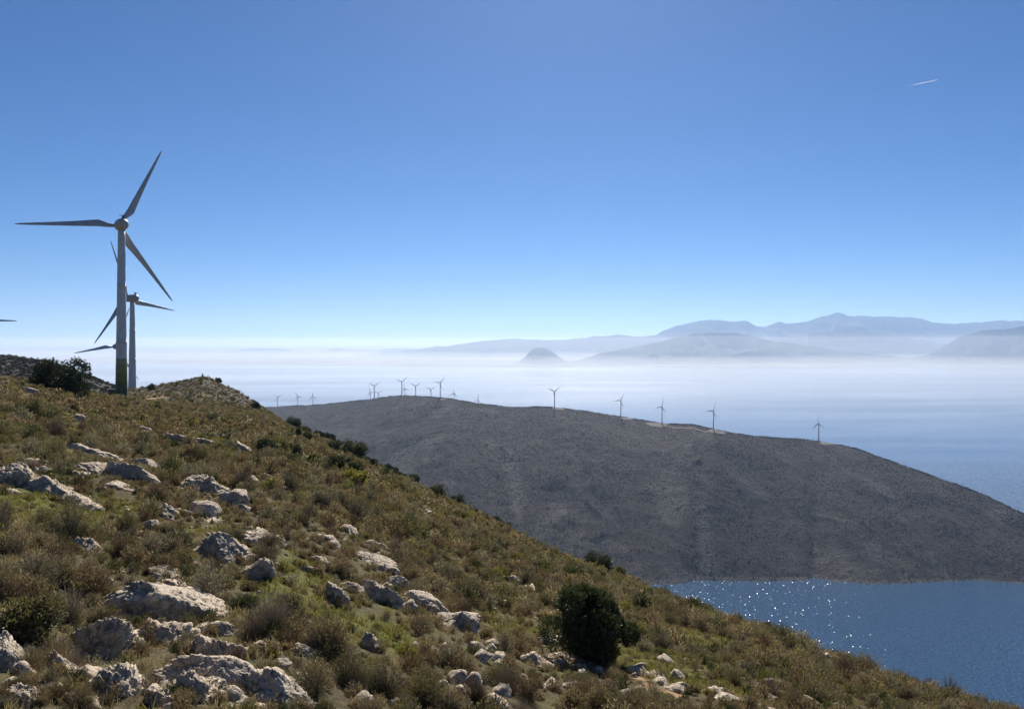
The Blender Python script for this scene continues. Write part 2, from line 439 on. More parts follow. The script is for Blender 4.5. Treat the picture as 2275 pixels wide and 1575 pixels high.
ph_vis = np.linspace(R(-38), R(38), 820)
ph_all = np.concatenate([np.linspace(R(-180), R(-38), 70)[:-1], ph_vis, np.linspace(R(38), R(180), 70)[1:-1]])
rr_all = np.concatenate([np.linspace(0.15, 4, 14)[:-1], np.geomspace(4, 420, 330)[:-1], np.geomspace(420, 1500, 50)])
RRg, PHg = np.meshgrid(rr_all, ph_all, indexing='ij')
gx, gy = RRg * np.sin(PHg), RRg * np.cos(PHg)
gz = ground_z(gx, gy)
me = mesh_from('hillside', np.stack([gx, gy, gz], -1).reshape(-1, 3), grid_faces(len(rr_all), len(ph_all), True)[:, ::-1].copy(), [M['ground']], True)
add_attr(me, 'green', green_mask(gx, gy).ravel())
add_attr(me, 'ochre', ochre_mask(gx, gy).ravel())
kb, ke = knoll(gx, gy)
scat = sstep(0.25, 0.5, fbm(gx / 12, gy / 12, oct=4, seed=91)) * sstep(120, 190, RRg) * 0.8
add_attr(me, 'stony', np.clip(sstep(0.25, 0.8, ke + 0.35 * fbm(gx / 10, gy / 10, oct=4, seed=95)) * 0.9 + scat * (gx < -40), 0, 1).ravel())
tag(link('hillside', me), 'scrubby stony hillside falling away to the bay', kind='structure')

# ------------------------------------------------------------------ column/row height fields for the distant land
def heightfield(name, pxs, ts_fn, z_fn, nrow, mat, kind='structure', label=None, attrs=None):
    """Columns are bearings, rows run from front to back; every vertex gets its true place."""
    u = (pxs - CX) / FPX
    s = np.linspace(0, 1, nrow)
    S, PX = np.meshgrid(s, pxs, indexing='ij')
    T = ts_fn(PX, S)
    X = (PX - CX) / FPX * T
    Z = z_fn(PX, S, T, X)
    me = mesh_from(name, np.stack([X, T, Z], -1).reshape(-1, 3), grid_faces(nrow, len(pxs)), [mat], True)
    for k, fn in (attrs or {}).items(): add_attr(me, k, fn(PX, S, T, X).ravel())
    o = tag(link(name, me), label, kind=kind)
    return o, (PX, S, T, X, Z)

# the hill behind the first turbine
LH = np.array([(-900, 775), (-300, 778), (-100, 783), (0, 788.5), (60, 796), (110, 803), (160, 820), (200, 836), (245, 853), (275, 864), (310, 880), (380, 905)], float)
LT = (330.0, 620.0, 1000.0)
def lh_z(PX, S, T, X):
    zr = (HY - np.interp(PX, LH[:, 0], LH[:, 1])) / FPX * LT[1]
    f = np.clip((T - LT[0]) / (LT[1] - LT[0]), 0, 1)
    zf = -55 + (zr + 55) * (f * (2 - f)) ** 0.9
    zb = zr - (T - LT[1]) * 0.45
    z = np.where(T < LT[1], zf, zb)
    return z + 3.0 * fbm(X / 40, T / 40, oct=4, seed=12) * np.clip(1.2 - f, 0.15, 1) + 0.8 * fbm(X / 7, T / 7, oct=2, seed=14)
zero = lambda PX, S, T, X: np.zeros_like(PX)
lh_obj, LHG = heightfield('hill', np.linspace(-900, 380, 420), lambda PX, S: LT[0] + S * (LT[2] - LT[0]), lh_z, 150, M['lefthill'],
    label='dark scrub-covered hill behind the tallest turbine',
    attrs={'scree': lambda PX, S, T, X: sstep(0.30, 0.5, fbm(X / 25, T / 25, oct=3, seed=5)) * 0.8, 'pad': zero})

# the headland across the bay
HR = np.array([(100, 915, 3900), (400, 905, 3500), (600, 904, 3100), (640, 901.5, 3040), (700, 898.5, 2940), (760, 893, 2840), (830, 885, 2700), (870, 879, 2620), (905, 877.5, 2550),
    (940, 879, 2480), (1000, 884.5, 2390), (1050, 893, 2350), (1100, 900, 2320), (1140, 903, 2300), (1200, 902.5, 2275), (1232, 904, 2260),
    (1300, 912, 2250), (1380, 925, 2240), (1440, 934, 2215), (1470, 940, 2200), (1500, 940.5, 2160), (1540, 942, 2090), (1585, 952, 2040),
    (1650, 964, 2040), (1720, 971, 2060), (1790, 975, 2080), (1819, 979.5, 2080), (1850, 984, 2060), (1900, 994, 2030), (1960, 1016, 1980),
    (2050, 1048, 1900), (2130, 1076, 1840), (2200, 1104, 1790), (2275, 1141, 1720), (2400, 1215, 1600), (2560, 1300, 1470)], float)
HS = np.array([(100, 1230), (800, 1270), (1200, 1297), (1440, 1299), (1510, 1297.5), (1550, 1288.5), (1590, 1290.5), (1700, 1291.5), (1785, 1290), (1808, 1284), (1850, 1291.5),
    (1950, 1298.5), (2050, 1294), (2170, 1288.5), (2275, 1297), (2400, 1302), (2490, 1299.5), (2560, 1293.5)], float)
def hd_r(px): return np.interp(px, HR[:, 0], HR[:, 2])
def hz_r(px): return (HY - np.interp(px, HR[:, 0], HR[:, 1])) / FPX * hd_r(px) - 1.2
def hd_s(px): return -SEA * FPX / (np.interp(px, HS[:, 0], HS[:, 1]) - HY)
def hl_t(PX, S):
    r, s = hd_r(PX), hd_s(PX) - 4
    return np.where(S < 0.72, s + (r - s) * (S / 0.72), r + (S - 0.72) / 0.28 * 1900)
def headland_z(PX, T, X):
    r, s, zr = hd_r(PX), hd_s(PX), hz_r(PX)
    f = np.clip((T - s) / np.maximum(r - s, 15), -0.05, 1)
    gul = ridged(X / 260 + 0.15 * fbm(X / 90, T / 90, oct=2, seed=3), T / 900, oct=4, seed=33)
    env = np.clip(f * 6, 0, 1) * np.clip((1 - f) * 3.0, 0, 1) * np.clip((zr - SEA) / 160, 0, 1)
    zf = (SEA - 0.6) + (zr - SEA + 0.6) * (0.12 * np.sin(np.clip(f, 0, 1) * np.pi) + f) + env * (17 * gul + 10 * fbm(X / 180, T / 180, oct=4, seed=35))
    zf = zf + np.clip(f * 30, 0, 1) * (1.2 * np.clip((1 - f) * 8, 0, 1)) * fbm(X / 16, T / 16, oct=3, seed=37)
    d = np.maximum(T - r, 0)
    bs = np.interp(PX, [600, 1000, 1300, 1700], [0.095, 0.125, 0.16, 0.22])
    zb = zr - bs * d - np.maximum(d - 900, 0) * 0.35 + np.clip(d / 100, 0, 1) * 5 * fbm(X / 150, T / 150, oct=3, seed=39)
    return np.maximum(np.where(T <= r, zf, zb), SEA - 12)

TURB = [  # hub column, hub row, swept-blade phase (deg), visible depth or None = just behind the crest
    (617, 882.5, 32, None), (661.5, 881.5, 118, None), (695, 881.5, 95, None), (823, 871, 113, None), (831.7, 857.5, 33, 2690), (841, 873.8, 38, None),
    (892.6, 848.3, 38, 2560), (899.4, 863.7, 104, None), (923.7, 857.8, 32, None), (957.5, 865.5, 34, None), (978, 850.8, 50, 2410), (1008.6, 873.8, 85, None),
    (1062.5, 889, 80, None), (1138, 909, 127, None), (1232, 869.8, 34, 2258), (1379.4, 890, 62, 2235), (1470.8, 903.7, 72, 2196), (1585, 913, 63, 2036), (1819, 941.5, 93, 2076)]
PADS = [(1240, 2252, 13), (1392, 2228, 13), (1460, 2186, 22), (1592, 2030, 17), (1836, 2066, 16), (985, 2400, 8)]
def pad_mask(PX, S, T, X):
    o = np.zeros_like(PX)
    for px, t, w in PADS:
        cx = (px - CX) / FPX * t
        o = np.maximum(o, 1 - sstep(0.75, 1.1, np.hypot((X - cx) / (w * 1.5), (T - t) / (w * 0.9))))
    # the track that links two pads
    xa, ta, xb, tb = (1475 - CX) / FPX * 2176, 2176, (1568 - CX) / FPX * 2026, 2026
    k = np.clip((X - xa) / (xb - xa), 0, 1)
    o = np.maximum(o, (1 - sstep(3.0, 6.0, np.abs(T - (ta + k * (tb - ta) - 8 * np.sin(k * 3.1))))) * (X > xa - 4) * (X < xb + 4))
    return o
def scree_mask(PX, S, T, X):
    s = sstep(0.22, 0.5, fbm(X / 70, T / 120, oct=5, seed=61)) * 0.55
    f = np.clip((T - hd_s(PX)) / (hd_r(PX) - hd_s(PX)), 0, 1)
    for px0, px1, a, b in ((1600, 1556, 0.0, 0.35), (1180, 1140, 0.25, 0.55)):
        cpx = px1 + (px0 - px1) * np.clip((f - a) / (b - a), 0, 1) * 0 + (px0 - px1) * (0.5 - f)
        s = np.maximum(s, (1 - sstep(6, 26, np.abs(PX - cpx - 14 * fbm(T / 40, X * 0, oct=3, seed=66)))) * sstep(a - .1, a + .05, f) * (1 - sstep(b - .1, b + .05, f)) * 0.8)
    return np.maximum(s, (1 - sstep(.014, .026, f + .004 * fbm(X / 25, T / 25, oct=3, seed=68))) * 1.0)
pxs_h = np.linspace(100, 2560, 1000)
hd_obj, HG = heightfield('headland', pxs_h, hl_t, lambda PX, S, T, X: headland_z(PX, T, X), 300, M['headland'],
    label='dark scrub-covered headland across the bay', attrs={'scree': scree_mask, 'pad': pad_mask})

# ------------------------------------------------------------------ sea, far plain, mountains
ns = 60
xs = np.concatenate([-np.geomspace(60000, 50, ns), np.geomspace(50, 60000, ns)])
ys = np.concatenate([[-2500, -1000], np.linspace(0, 3000, 20), np.geomspace(3300, 60000, 40)])
Yg, Xg = np.meshgrid(ys, xs, indexing='ij')
me = mesh_from('sea', np.stack([Xg, Yg, np.full_like(Xg, SEA)], -1).reshape(-1, 3), grid_faces(len(ys), len(xs)), [M['sea']], False)
tag(link('sea', me), 'calm hazy sea and bay with sun glitter', kind='structure')

COAST = 13600.0
pxs = np.linspace(-700, 2900, 500)
def pl_t(PX, S):
    c = COAST * (1 + 0.02 * fbm(PX / 190, PX * 0, oct=4, seed=71)) + np.interp(PX, [-700, 500, 1000, 2900], [4500, 1800, 0, -500])
    return c + (58500 - c) * S ** 1.8
pl, _ = heightfield('far_land', pxs, pl_t, lambda PX, S, T, X: SEA - 3 + np.clip(S * 500, 0, 1) * 8 + S * 60 + 25 * np.clip(S * 8, 0, 1) * (fbm(X / 1800, T / 1800, oct=4, seed=73) + .4), 120, M['plain'],
    label='low coastal plain beyond the sea')

def mountain(pts, d, depth, seed, label, amp=1.0):
    P = np.array(pts, float)
    pxs = np.linspace(P[0, 0], P[-1, 0], int((P[-1, 0] - P[0, 0]) / 3) + 2)
    def tz(PX, S): return d - depth + S * 2.0 * depth
    def zf(PX, S, T, X):
        jag = 3.0 * fbm(PX / 22.0, PX * 0, oct=4, seed=seed + 9)
        zr = (HY - np.interp(PX, P[:, 0], P[:, 1] + 0) + jag * amp) / FPX * d
        f = np.abs(T - d) / depth
        prof = np.clip(1 - f, 0, 1) ** 1.15
        k = depth / 3.0
        gul = ridged(X / k + 0.4 * fbm(X / k, T / k, oct=2, seed=seed), T / (k * 1.6), oct=5, seed=seed + 2)
        H = np.maximum(zr - SEA, 10)
        body = H * prof + H * 0.16 * (gul - 0.55) * np.clip(f * 3, 0, 1) * np.clip((1 - f) * 4, 0, 1)
        return SEA - 25 + np.maximum(body, 0) + 25 * np.clip(prof * 20, 0, 1)
    o, _ = heightfield('mountain', pxs, tz, zf, 110, M['mountain'], label=label)
    return o
mountain([(1126, 808), (1152, 803), (1168, 791), (1181, 776.5), (1195, 772), (1210, 772), (1224, 779), (1239, 790), (1260, 803), (1290, 808)], 15200, 850, 101, 'small flat-topped hill on the far shore', 0.3)
mountain([(1210, 806), (1290, 799), (1330, 786), (1380, 775), (1440, 764), (1500, 750), (1540, 741), (1580, 738), (1640, 741), (1700, 754), (1780, 765), (1850, 776), (1950, 787), (2100, 803)], 15600, 1500, 111, 'broad rounded mountain on the far shore')
mountain([(1940, 806), (2060, 789), (2100, 765), (2130, 748), (2180, 735), (2275, 724), (2400, 716), (2600, 730), (2800, 770)], 15300, 1400, 121, 'dark mountain shoulder at the edge of the far shore')
mountain([(1560, 790), (1640, 770), (1720, 752), (1800, 740), (1880, 731), (1960, 738), (2040, 752), (2120, 768), (2250, 790)], 18800, 2000, 131, 'middle ridge below the highest peak')
mountain([(1330, 790), (1400, 765), (1450, 748), (1470, 735), (1500, 724), (1545, 713), (1580, 709), (1610, 713), (1640, 712), (1660, 712), (1680, 722), (1700, 724), (1730, 714), (1750, 718),
    (1790, 714), (1830, 702), (1860, 693), (1890, 700), (1940, 703), (2000, 703), (2050, 707), (2075, 716), (2120, 717), (2170, 716), (2230, 711), (2275, 712), (2400, 705), (2600, 715), (2850, 760)],
    23000, 2900, 141, 'highest mountain range with a pointed peak')
mountain([(560, 818), (680, 806), (750, 796), (850, 782), (950, 773), (1040, 762), (1100, 755), (1150, 753), (1200, 755), (1270, 752), (1340, 746), (1370, 743), (1430, 746), (1480, 742), (1540, 738), (1650, 745), (1800, 770)],
    21500, 2700, 151, 'pale long ridge fading into the haze')
mountain([(-600, 780), (-200, 786), (60, 792), (150, 786), (250, 781), (350, 780), (430, 781), (520, 778), (590, 773), (640, 778), (690, 781), (740, 774), (800, 778), (900, 775), (1050, 780), (1200, 790)],
    25500, 2600, 161, 'faintest mountain range almost lost in haze')

# ------------------------------------------------------------------ wind turbines
def lathe(prof, n=32, cap=True):
    v, f = [], []
    for z, r in prof:
        for k in range(n):
            a = 2 * math.pi * k / n
            v.append((r * math.cos(a), r * math.sin(a), z))
    for i in range(len(prof) - 1):
        for k in range(n):
            f.append((i * n + k, i * n + (k + 1) % n, (i + 1) * n + (k + 1) % n, (i + 1) * n + k))
    if cap:
        f.append(tuple(range(n))[::-1]); f.append(tuple((len(prof) - 1) * n + k for k in range(n)))
    return v, f

def tower_mesh(hgt, mat, n=40):
    prof = [(0, 1.72), (0.25, 1.72), (0.26, 1.55)]
    for k in range(0, 25):
        z = 0.3 + (hgt - 0.3) * k / 24
        prof.append((z, 1.52 - 0.66 * (z / hgt) ** 0.9))
        if k in (8, 16):
            r = prof[-1][1]; prof += [(z + 0.02, r + 0.05), (z + 0.16, r + 0.05), (z + 0.18, r - 0.004)]
    v, f = lathe(prof, n)
    return mesh_from('tower', v, f, [mat], True)

BR = 23.5
def blade_mesh(pitch=8.0):
    st = [(0.9, .86, 1.0, 0, 0), (1.8, .86, 0.95, 0, .02), (2.8, 1.25, 0.60, .14, .1), (3.8, 1.75, .38, .26, .2), (4.8, 2.0, .30, .34, .25), (6.5, 1.82, .26, .33, .22), (9, 1.52, .23, .30, .17),
          (12, 1.22, .21, .27, .13), (15, .98, .19, .24, .1), (18, .76, .18, .2, .08), (20.5, .58, .17, .16, .05), (22.4, .40, .16, .12, .03), (23.2, .22, .15, .06, .01), (BR, .06, .2, 0, 0)]
    nk = 20; v, f = [], []
    for (r, ch, th, off, _b) in st:
        tw = R(pitch + 16 * (1 - r / BR) ** 2)
        for k in range(nk):
            a = 2 * math.pi * k / nk
            xc = 0.5 * math.cos(a)                       # chordwise, + = trailing edge
            yc = 0.5 * th * math.sin(a) * (1.0 if th > .9 else (0.62 - 0.72 * xc) ** 0.6 * 1.15)
            x, y = ch * (xc + off), ch * yc
            v.append((x * math.cos(tw) - y * math.sin(tw), x * math.sin(tw) + y * math.cos(tw), r))
    n = len(st)
    for i in range(n - 1):
        for k in range(nk): f.append((i * nk + k, i * nk + (k + 1) % nk, (i + 1) * nk + (k + 1) % nk, (i + 1) * nk + k))
    f.append(tuple(range(nk))[::-1]); f.append(tuple((n - 1) * nk + k for k in range(nk)))
    return mesh_from('blade', v, f, [M['blade']], True)

def nacelle_mesh():
    prof = [(-3.1, .05), (-3.05, .45), (-2.85, .85), (-2.4, 1.22), (-1.6, 1.5), (-.6, 1.62), (.5, 1.62), (1.3, 1.55), (1.55, 1.50)]
    v, f = lathe(prof, 28)
    v = [(x, z, y * 0.94) for x, y, z in v]      # axis along +y, + = rotor side
    f = [tuple(reversed(q)) for q in f]
    a = len(v)                                    # yaw collar below
    for z, r in ((-1.7, 0.92), (-1.15, 0.95)):
        for k in range(20): v.append((r * math.cos(k * .31416), r * math.sin(k * .31416), z))
    for k in range(20): f.append((a + k, a + (k + 1) % 20, a + 20 + (k + 1) % 20, a + 20 + k))
    return mesh_from('nacelle', v, f, [M['nacelle']], True)
def hub_mesh():
    prof = [(1.62, 1.42), (2.0, 1.45), (2.6, 1.36), (3.2, 1.05), (3.6, .62), (3.8, .05)]
    v, f = lathe(prof, 28)
    v = [(x, z, y) for x, y, z in v]; f = [tuple(reversed(q)) for q in f]
    return mesh_from('hub', v, f, [M['nacelle']], True)
def anemometer_mesh():
    bm = bmesh.new()
    def box(c, s):
        g = bmesh.ops.create_cube(bm, size=1.0)['verts']
        for w in g: w.co = Vector((w.co.x * s[0] + c[0], w.co.y * s[1] + c[1], w.co.z * s[2] + c[2]))
    box((0, -1.7, 1.62), (0.55, 0.5, 0.45)); box((0, -1.7, 2.0), (1.5, .09, .09)); box((-.72, -1.7, 2.1), (.07, .07, .32)); box((.72, -1.7, 2.1), (.07, .07, .32))
    box((.72, -1.7, 2.28), (.3, .12, .1)); box((-.72, -1.7, 2.28), (.16, .3, .12)); box((0, -1.7, 2.12), (.3, .3, .3))
    me = bpy.data.meshes.new('anemometer'); bm.to_mesh(me); bm.free(); me.materials.append(M['steel'])
    return me
ME_BL, ME_NA, ME_HU, ME_AN = blade_mesh(), nacelle_mesh(), hub_mesh(), anemometer_mesh()
ME_T45 = tower_mesh(43.4, M['tower'])
HUBF = 2.35
def turbine(base, hub_z, psi, th, label, group, tmesh=None, green=False, backlit=False):
    """base = tower foot; psi = yaw of the rotor plane; th = phase of the first blade."""
    t = thing('wind_turbine', label, 'wind turbine', base, 0, group)
    hgt = hub_z - base[2]
    kid('tower', tmesh or tower_mesh(hgt - 1.55, M['tower_green'] if green else (M['tower_backlit'] if backlit else M['tower'])), t)
    nac = kid('nacelle', ME_NA, t); nac.location = (0, 0, hgt); nac.rotation_euler = (0, 0, psi)
    kid('anemometer', ME_AN, nac)
    hb = kid('hub', ME_HU, t); hb.location = (0, 0, hgt); hb.rotation_euler = (0, 0, psi)
    for k in range(3):
        b = kid('blade', ME_BL, t)
        a = th + k * 2 * math.pi / 3
        # blade mesh points along +z, trailing edge on +x; spin about the rotor axis (+y), then yaw
        q = Quaternion((0, 0, 1), psi) @ Quaternion((0, 1, 0), math.pi / 2 - a)
        off = Quaternion((0, 0, 1), psi) @ Vector((0, HUBF, 0))
        b.rotation_mode = 'QUATERNION'; b.rotation_quaternion = q
        b.location = Vector((0, 0, hgt)) + off
    return t

def P3(px, py, d): return np.array([(px - CX) / FPX * d, d, (HY - py) / FPX * d])
def gz1(x, y): return float(ground_z(np.array([x]), np.array([y]))[0])
def place_t(px, d, hub_py, psi, th, label, zb=None, green=False, group='turbines on the near ridge'):
    x = (px - CX) / FPX * d
    zh = (HY - hub_py) / FPX * (d + 1.5)
    zb = gz1(x, d) - 0.15 if zb is None else zb
    return turbine((x, d, zb), zh, R(psi), R(th), label, group, green=green)
GN = 'turbines on the near ridge'
tA = place_t(270, 205, 501, 37, 64, 'tallest grey wind turbine with a green painted foot', green=True)
def tower_door():
    v = Vector((-tA.location.x, -tA.location.y, 0)).normalized()
    a0 = math.atan2(v.y, v.x) + .55
    vv, ff = [], []
    for k in range(7):
        a = a0 + (k - 3) * .085
        for rr in (1.50, 1.60):
            for z in (.9, 3.1): vv.append((rr * math.cos(a), rr * math.sin(a), z))
    for k in range(6):
        o = k * 4
        ff += [(o + 2, o + 6, o + 7, o + 3), (o + 1, o + 3, o + 7, o + 5), (o, o + 4, o + 6, o + 2)]
    ff += [(0, 2, 3, 1), (24, 25, 27, 26)]
    kid('door', mesh_from('door', vv, ff, [M['steel']]), tA)
tower_door()
tB = place_t(294, 311, 663, 66, 110, 'second grey turbine whose plain tower stands beside the green-footed one')
def lh_at(px, d):
    PX = np.array([[px]]); T = np.array([[d]]); X = (PX - CX) / FPX * T
    return max(float(lh_z(PX, None, T, X)[0, 0]), gz1(float(X[0, 0]), d))
tC = place_t(262, 425, 770, 62, 68, 'turbine mostly hidden behind the green-footed tower, low rotor showing', zb=lh_at(262, 425) - .3)
tD = place_t(-122, 300, 706, 36, -2, 'turbine beyond the frame edge with only one blade tip showing', zb=lh_at(-122, 300) - .3)

# transformer kiosk at the foot of the first tower
def kiosk():
    x, y = (252 - CX) / FPX * 209, 209.0
    z = gz1(x, y)
    t = thing('transformer_kiosk', 'small dark green transformer kiosk at the foot of the green tower', 'kiosk', (x, y, z - .2), R(20))
    def bx(name, c, s, mat, bev=0.03):
        bm = bmesh.new(); bmesh.ops.create_cube(bm, size=1.0)
        for w in bm.verts: w.co = Vector((w.co.x * s[0] + c[0], w.co.y * s[1] + c[1], w.co.z * s[2] + c[2]))
        bmesh.ops.bevel(bm, geom=bm.edges[:], offset=bev, segments=2, affect='EDGES')
        me = bpy.data.meshes.new(name); bm.to_mesh(me); bm.free(); me.materials.append(mat)
        return kid(name, me, t)
    bx('body', (0, 0, 1.15), (2.3, 1.9, 2.3), M['kiosk']); bx('roof', (0, 0, 2.38), (2.55, 2.15, 0.14), M['steel'])
    bx('door', (-.5, -.97, 1.1), (.9, .04, 1.9), M['steel'], .01); bx('door', (.5, -.97, 1.1), (.9, .04, 1.9), M['steel'], .01)
kiosk()

def small_turbine(i):
    hx, hy, ph, d = TURB[i]
    if d is None:   # search the ridge's far side for the place where a tower of 45 m reaches this hub row
        dd = np.linspace(float(hd_r(hx)) + 20, float(hd_r(hx)) + 1500, 800)
        z = headland_z(np.full_like(dd, hx), dd, (hx - CX) / FPX * dd)
        e = (HY - hy) / FPX * dd - 45 - z
        d = float(dd[int(np.argmin(np.abs(e)))])
    x = (hx - CX) / FPX * d
    z = float(headland_z(np.array([float(hx)]), np.array([d]), np.array([x]))[0])
    zh = (HY - hy) / FPX * d
    return d, x, z, zh
SML = ['tiny turbine farthest along the headland crest, nearest the rocky knoll', 'tiny turbine in the middle of three beside the rocky knoll', 'tiny turbine with one blade straight up, last of three beside the knoll',
    'half-hidden turbine just beside the first tall one on the crest', 'Y-posed turbine on the rise of the crest before the top', 'half-hidden Y-posed turbine behind the rising crest, next to a taller one',
    'tall Y-posed turbine on the highest point of the headland', 'short turbine with one level blade behind the one on the highest point', 'Y-posed turbine showing just past the top of the headland',
    'low Y-posed turbine between the top and the tall tilted one', 'tall turbine with a level blade where the crest starts to fall', 'half-hidden turbine with one blade upright past the tall tilted one',
    'half-sunk turbine of which rotor and tower top clear the crest', 'turbine sunk behind the saddle with a single blade tip showing', 'Y-posed turbine standing alone on the saddle pad',
    'turbine on the descending crest next after the saddle one', 'turbine above the widest pale pad on the descending crest', 'turbine at the end of the pale track on the descending crest', 'lone last turbine on the low end of the headland with upright blade']
for i in range(len(TURB)):
    d, x, z, zh = small_turbine(i)
    psi = 24 if i not in (7, 11, 12) else 40
    base = (x, d, z - 0.2)
    t_ = turbine(base, zh, R(psi), R(TURB[i][2]), SML[i], 'turbines along the headland crest', backlit=True)
    for b_ in KIDS[t_.name]:
        if b_.name.startswith('blade'): b_.scale = (1.45, 1.45, 1.0)

# pillar on the knoll
h = P3(450, 836, 300.0); zz = gz1(h[0], 300.0)
v, f = lathe([(-.2, .42), (0.0, .40), (.9, .26), (.92, .34), (1.05, .34), (1.35, .08)], 12)
tag(link('survey_pillar', mesh_from('survey_pillar', v, f, [M['concrete']]), None, (h[0], 300.0, zz)), 'tiny stone pillar on the summit of the rocky knoll', 'pillar')

# ------------------------------------------------------------------ rocks
_ico = {}
def ico(sub):
    if sub not in _ico:
        bm = bmesh.new(); bmesh.ops.create_icosphere(bm, subdivisions=sub, radius=1.0)
        bm.verts.ensure_lookup_table()
        _ico[sub] = (np.array([w.co[:] for w in bm.verts]), np.array([[q.index for q in g.verts] for g in bm.faces])); bm.free()
    return _ico[sub]

def cellrand(p, seed):
    """Random value of the nearest jittered cell: breaks a surface into jointed blocks."""
    b = np.floor(p).astype(np.int64); best = np.full(len(p), 9e9); val = np.zeros(len(p))
    for i in (-1, 0, 1):
        for j in (-1, 0, 1):
            for k in (-1, 0, 1):
                c = b + np.array([i, j, k])
                q = np.stack([_h(c[:, 0], c[:, 1], c[:, 2], seed + m) for m in (1, 2, 3)], 1) * .42 + .5 + c
                d = ((q - p) ** 2).sum(1)
                m_ = d < best
                best[m_] = d[m_]; val[m_] = _h(c[m_, 0], c[m_, 1], c[m_, 2], seed + 7)
    return val

def rock_mesh(seed, size, sub=5, style='block', mat=None):
    """Weathered limestone: a ball cut by planes, bedded and cracked, flaring into the ground; size = full width, depth, height."""
    rg = np.random.default_rng(seed)
    d, f = ico(sub)
    npl = {'block': 9, 'slab': 9, 'round': 16, 'crag': 10}[style]
    n = rg.normal(size=(npl, 3)); n[:, 2] = np.abs(n[:, 2]) * .8; n /= np.linalg.norm(n, axis=1)[:, None]
    off = rg.uniform(0.5, 0.9, npl) if style != 'round' else rg.uniform(0.72, 1.0, npl)
    q = np.maximum(d @ n.T, 1e-3) / off
    q = np.concatenate([q, np.full((len(d), 1), 0.74)], 1)
    k = {'block': 30, 'slab': 30, 'round': 14, 'crag': 34}[style]
    rad = (np.sum(q ** k, axis=1)) ** (-1.0 / k)
    p = d * np.clip(rad, 0.3, 1.2)[:, None]
    w = p + rg.uniform(-50, 50, 3)
    asp = np.array(size) / max(size)
    w2 = p * asp * 1.6 + rg.uniform(-50, 50, 3)
    big = fbm(w2[:, 0] * 1.4, w2[:, 1] * 1.4, w2[:, 2] * 1.4, oct=3, seed=seed)
    rid = ridged(w2[:, 0] * 2.6, w2[:, 1] * 2.6, w2[:, 2] * 2.6, oct=5, seed=seed + 5)
    fin = fbm(w2[:, 0] * 8, w2[:, 1] * 8, w2[:, 2] * 8, oct=4, seed=seed + 9, gain=.62)
    pit = np.maximum(vnoise(w2[:, 0] * 13, w2[:, 1] * 13, w2[:, 2] * 13, seed + 13) - .25, 0)
    # bedding steps along a tilted direction, with a noisy edge
    bd = np.array([rg.uniform(-.5, .2), rg.uniform(-.5, .1), 1.0]); bd /= np.linalg.norm(bd)
    hb = (w2 @ bd) * 4.2 + .5 * big + .18 * rid
    fr = hb - np.floor(hb)
    step = np.where(fr < .25, fr / .25, 1.0) - .5
    joint = np.clip(np.abs(vnoise(w2[:, 0] * 2.0 + .3 * fin, w2[:, 1] * 2.0, w2[:, 2] * 1.2 + .3 * fin, seed + 3)) / 0.10, 0, 1) - 1
    am = {'block': .95, 'slab': .85, 'round': .7, 'crag': 1.2}[style]
    disp = am * (0.06 * big + 0.055 * (rid - .35) + 0.05 * fin - .10 * pit + 0.07 * step) + 0.08 * joint
    if sub >= 4:
        wj = w2 @ np.array([[.92, .1, -.38], [-.1, 1, .05], [.38, 0, .92]])
        wj = wj + .12 * fin[:, None]
        disp = disp + am * (.085 * cellrand(wj * np.array([1.5, 1.5, 2.6]), seed + 40) + .04 * cellrand(wj * np.array([3.6, 3.6, 5.5]), seed + 60))
    p = p * (1 + disp)[:, None]
    # foot flares into the soil, one end sits higher than the other
    lo_ = np.clip(-p[:, 2], 0, 1)
    p[:, :2] *= (1 + .55 * lo_)[:, None]
    p[:, 2] += np.where(p[:, 2] > 0, -p[:, 0] * .28 * p[:, 2], 0)
    p = p / (np.percentile(np.abs(p), 98.5, axis=0))[None, :]
    p = p * (np.array(size) / 2)[None, :]
    return mesh_from('rock', p, f, [mat or M['rock']], True)

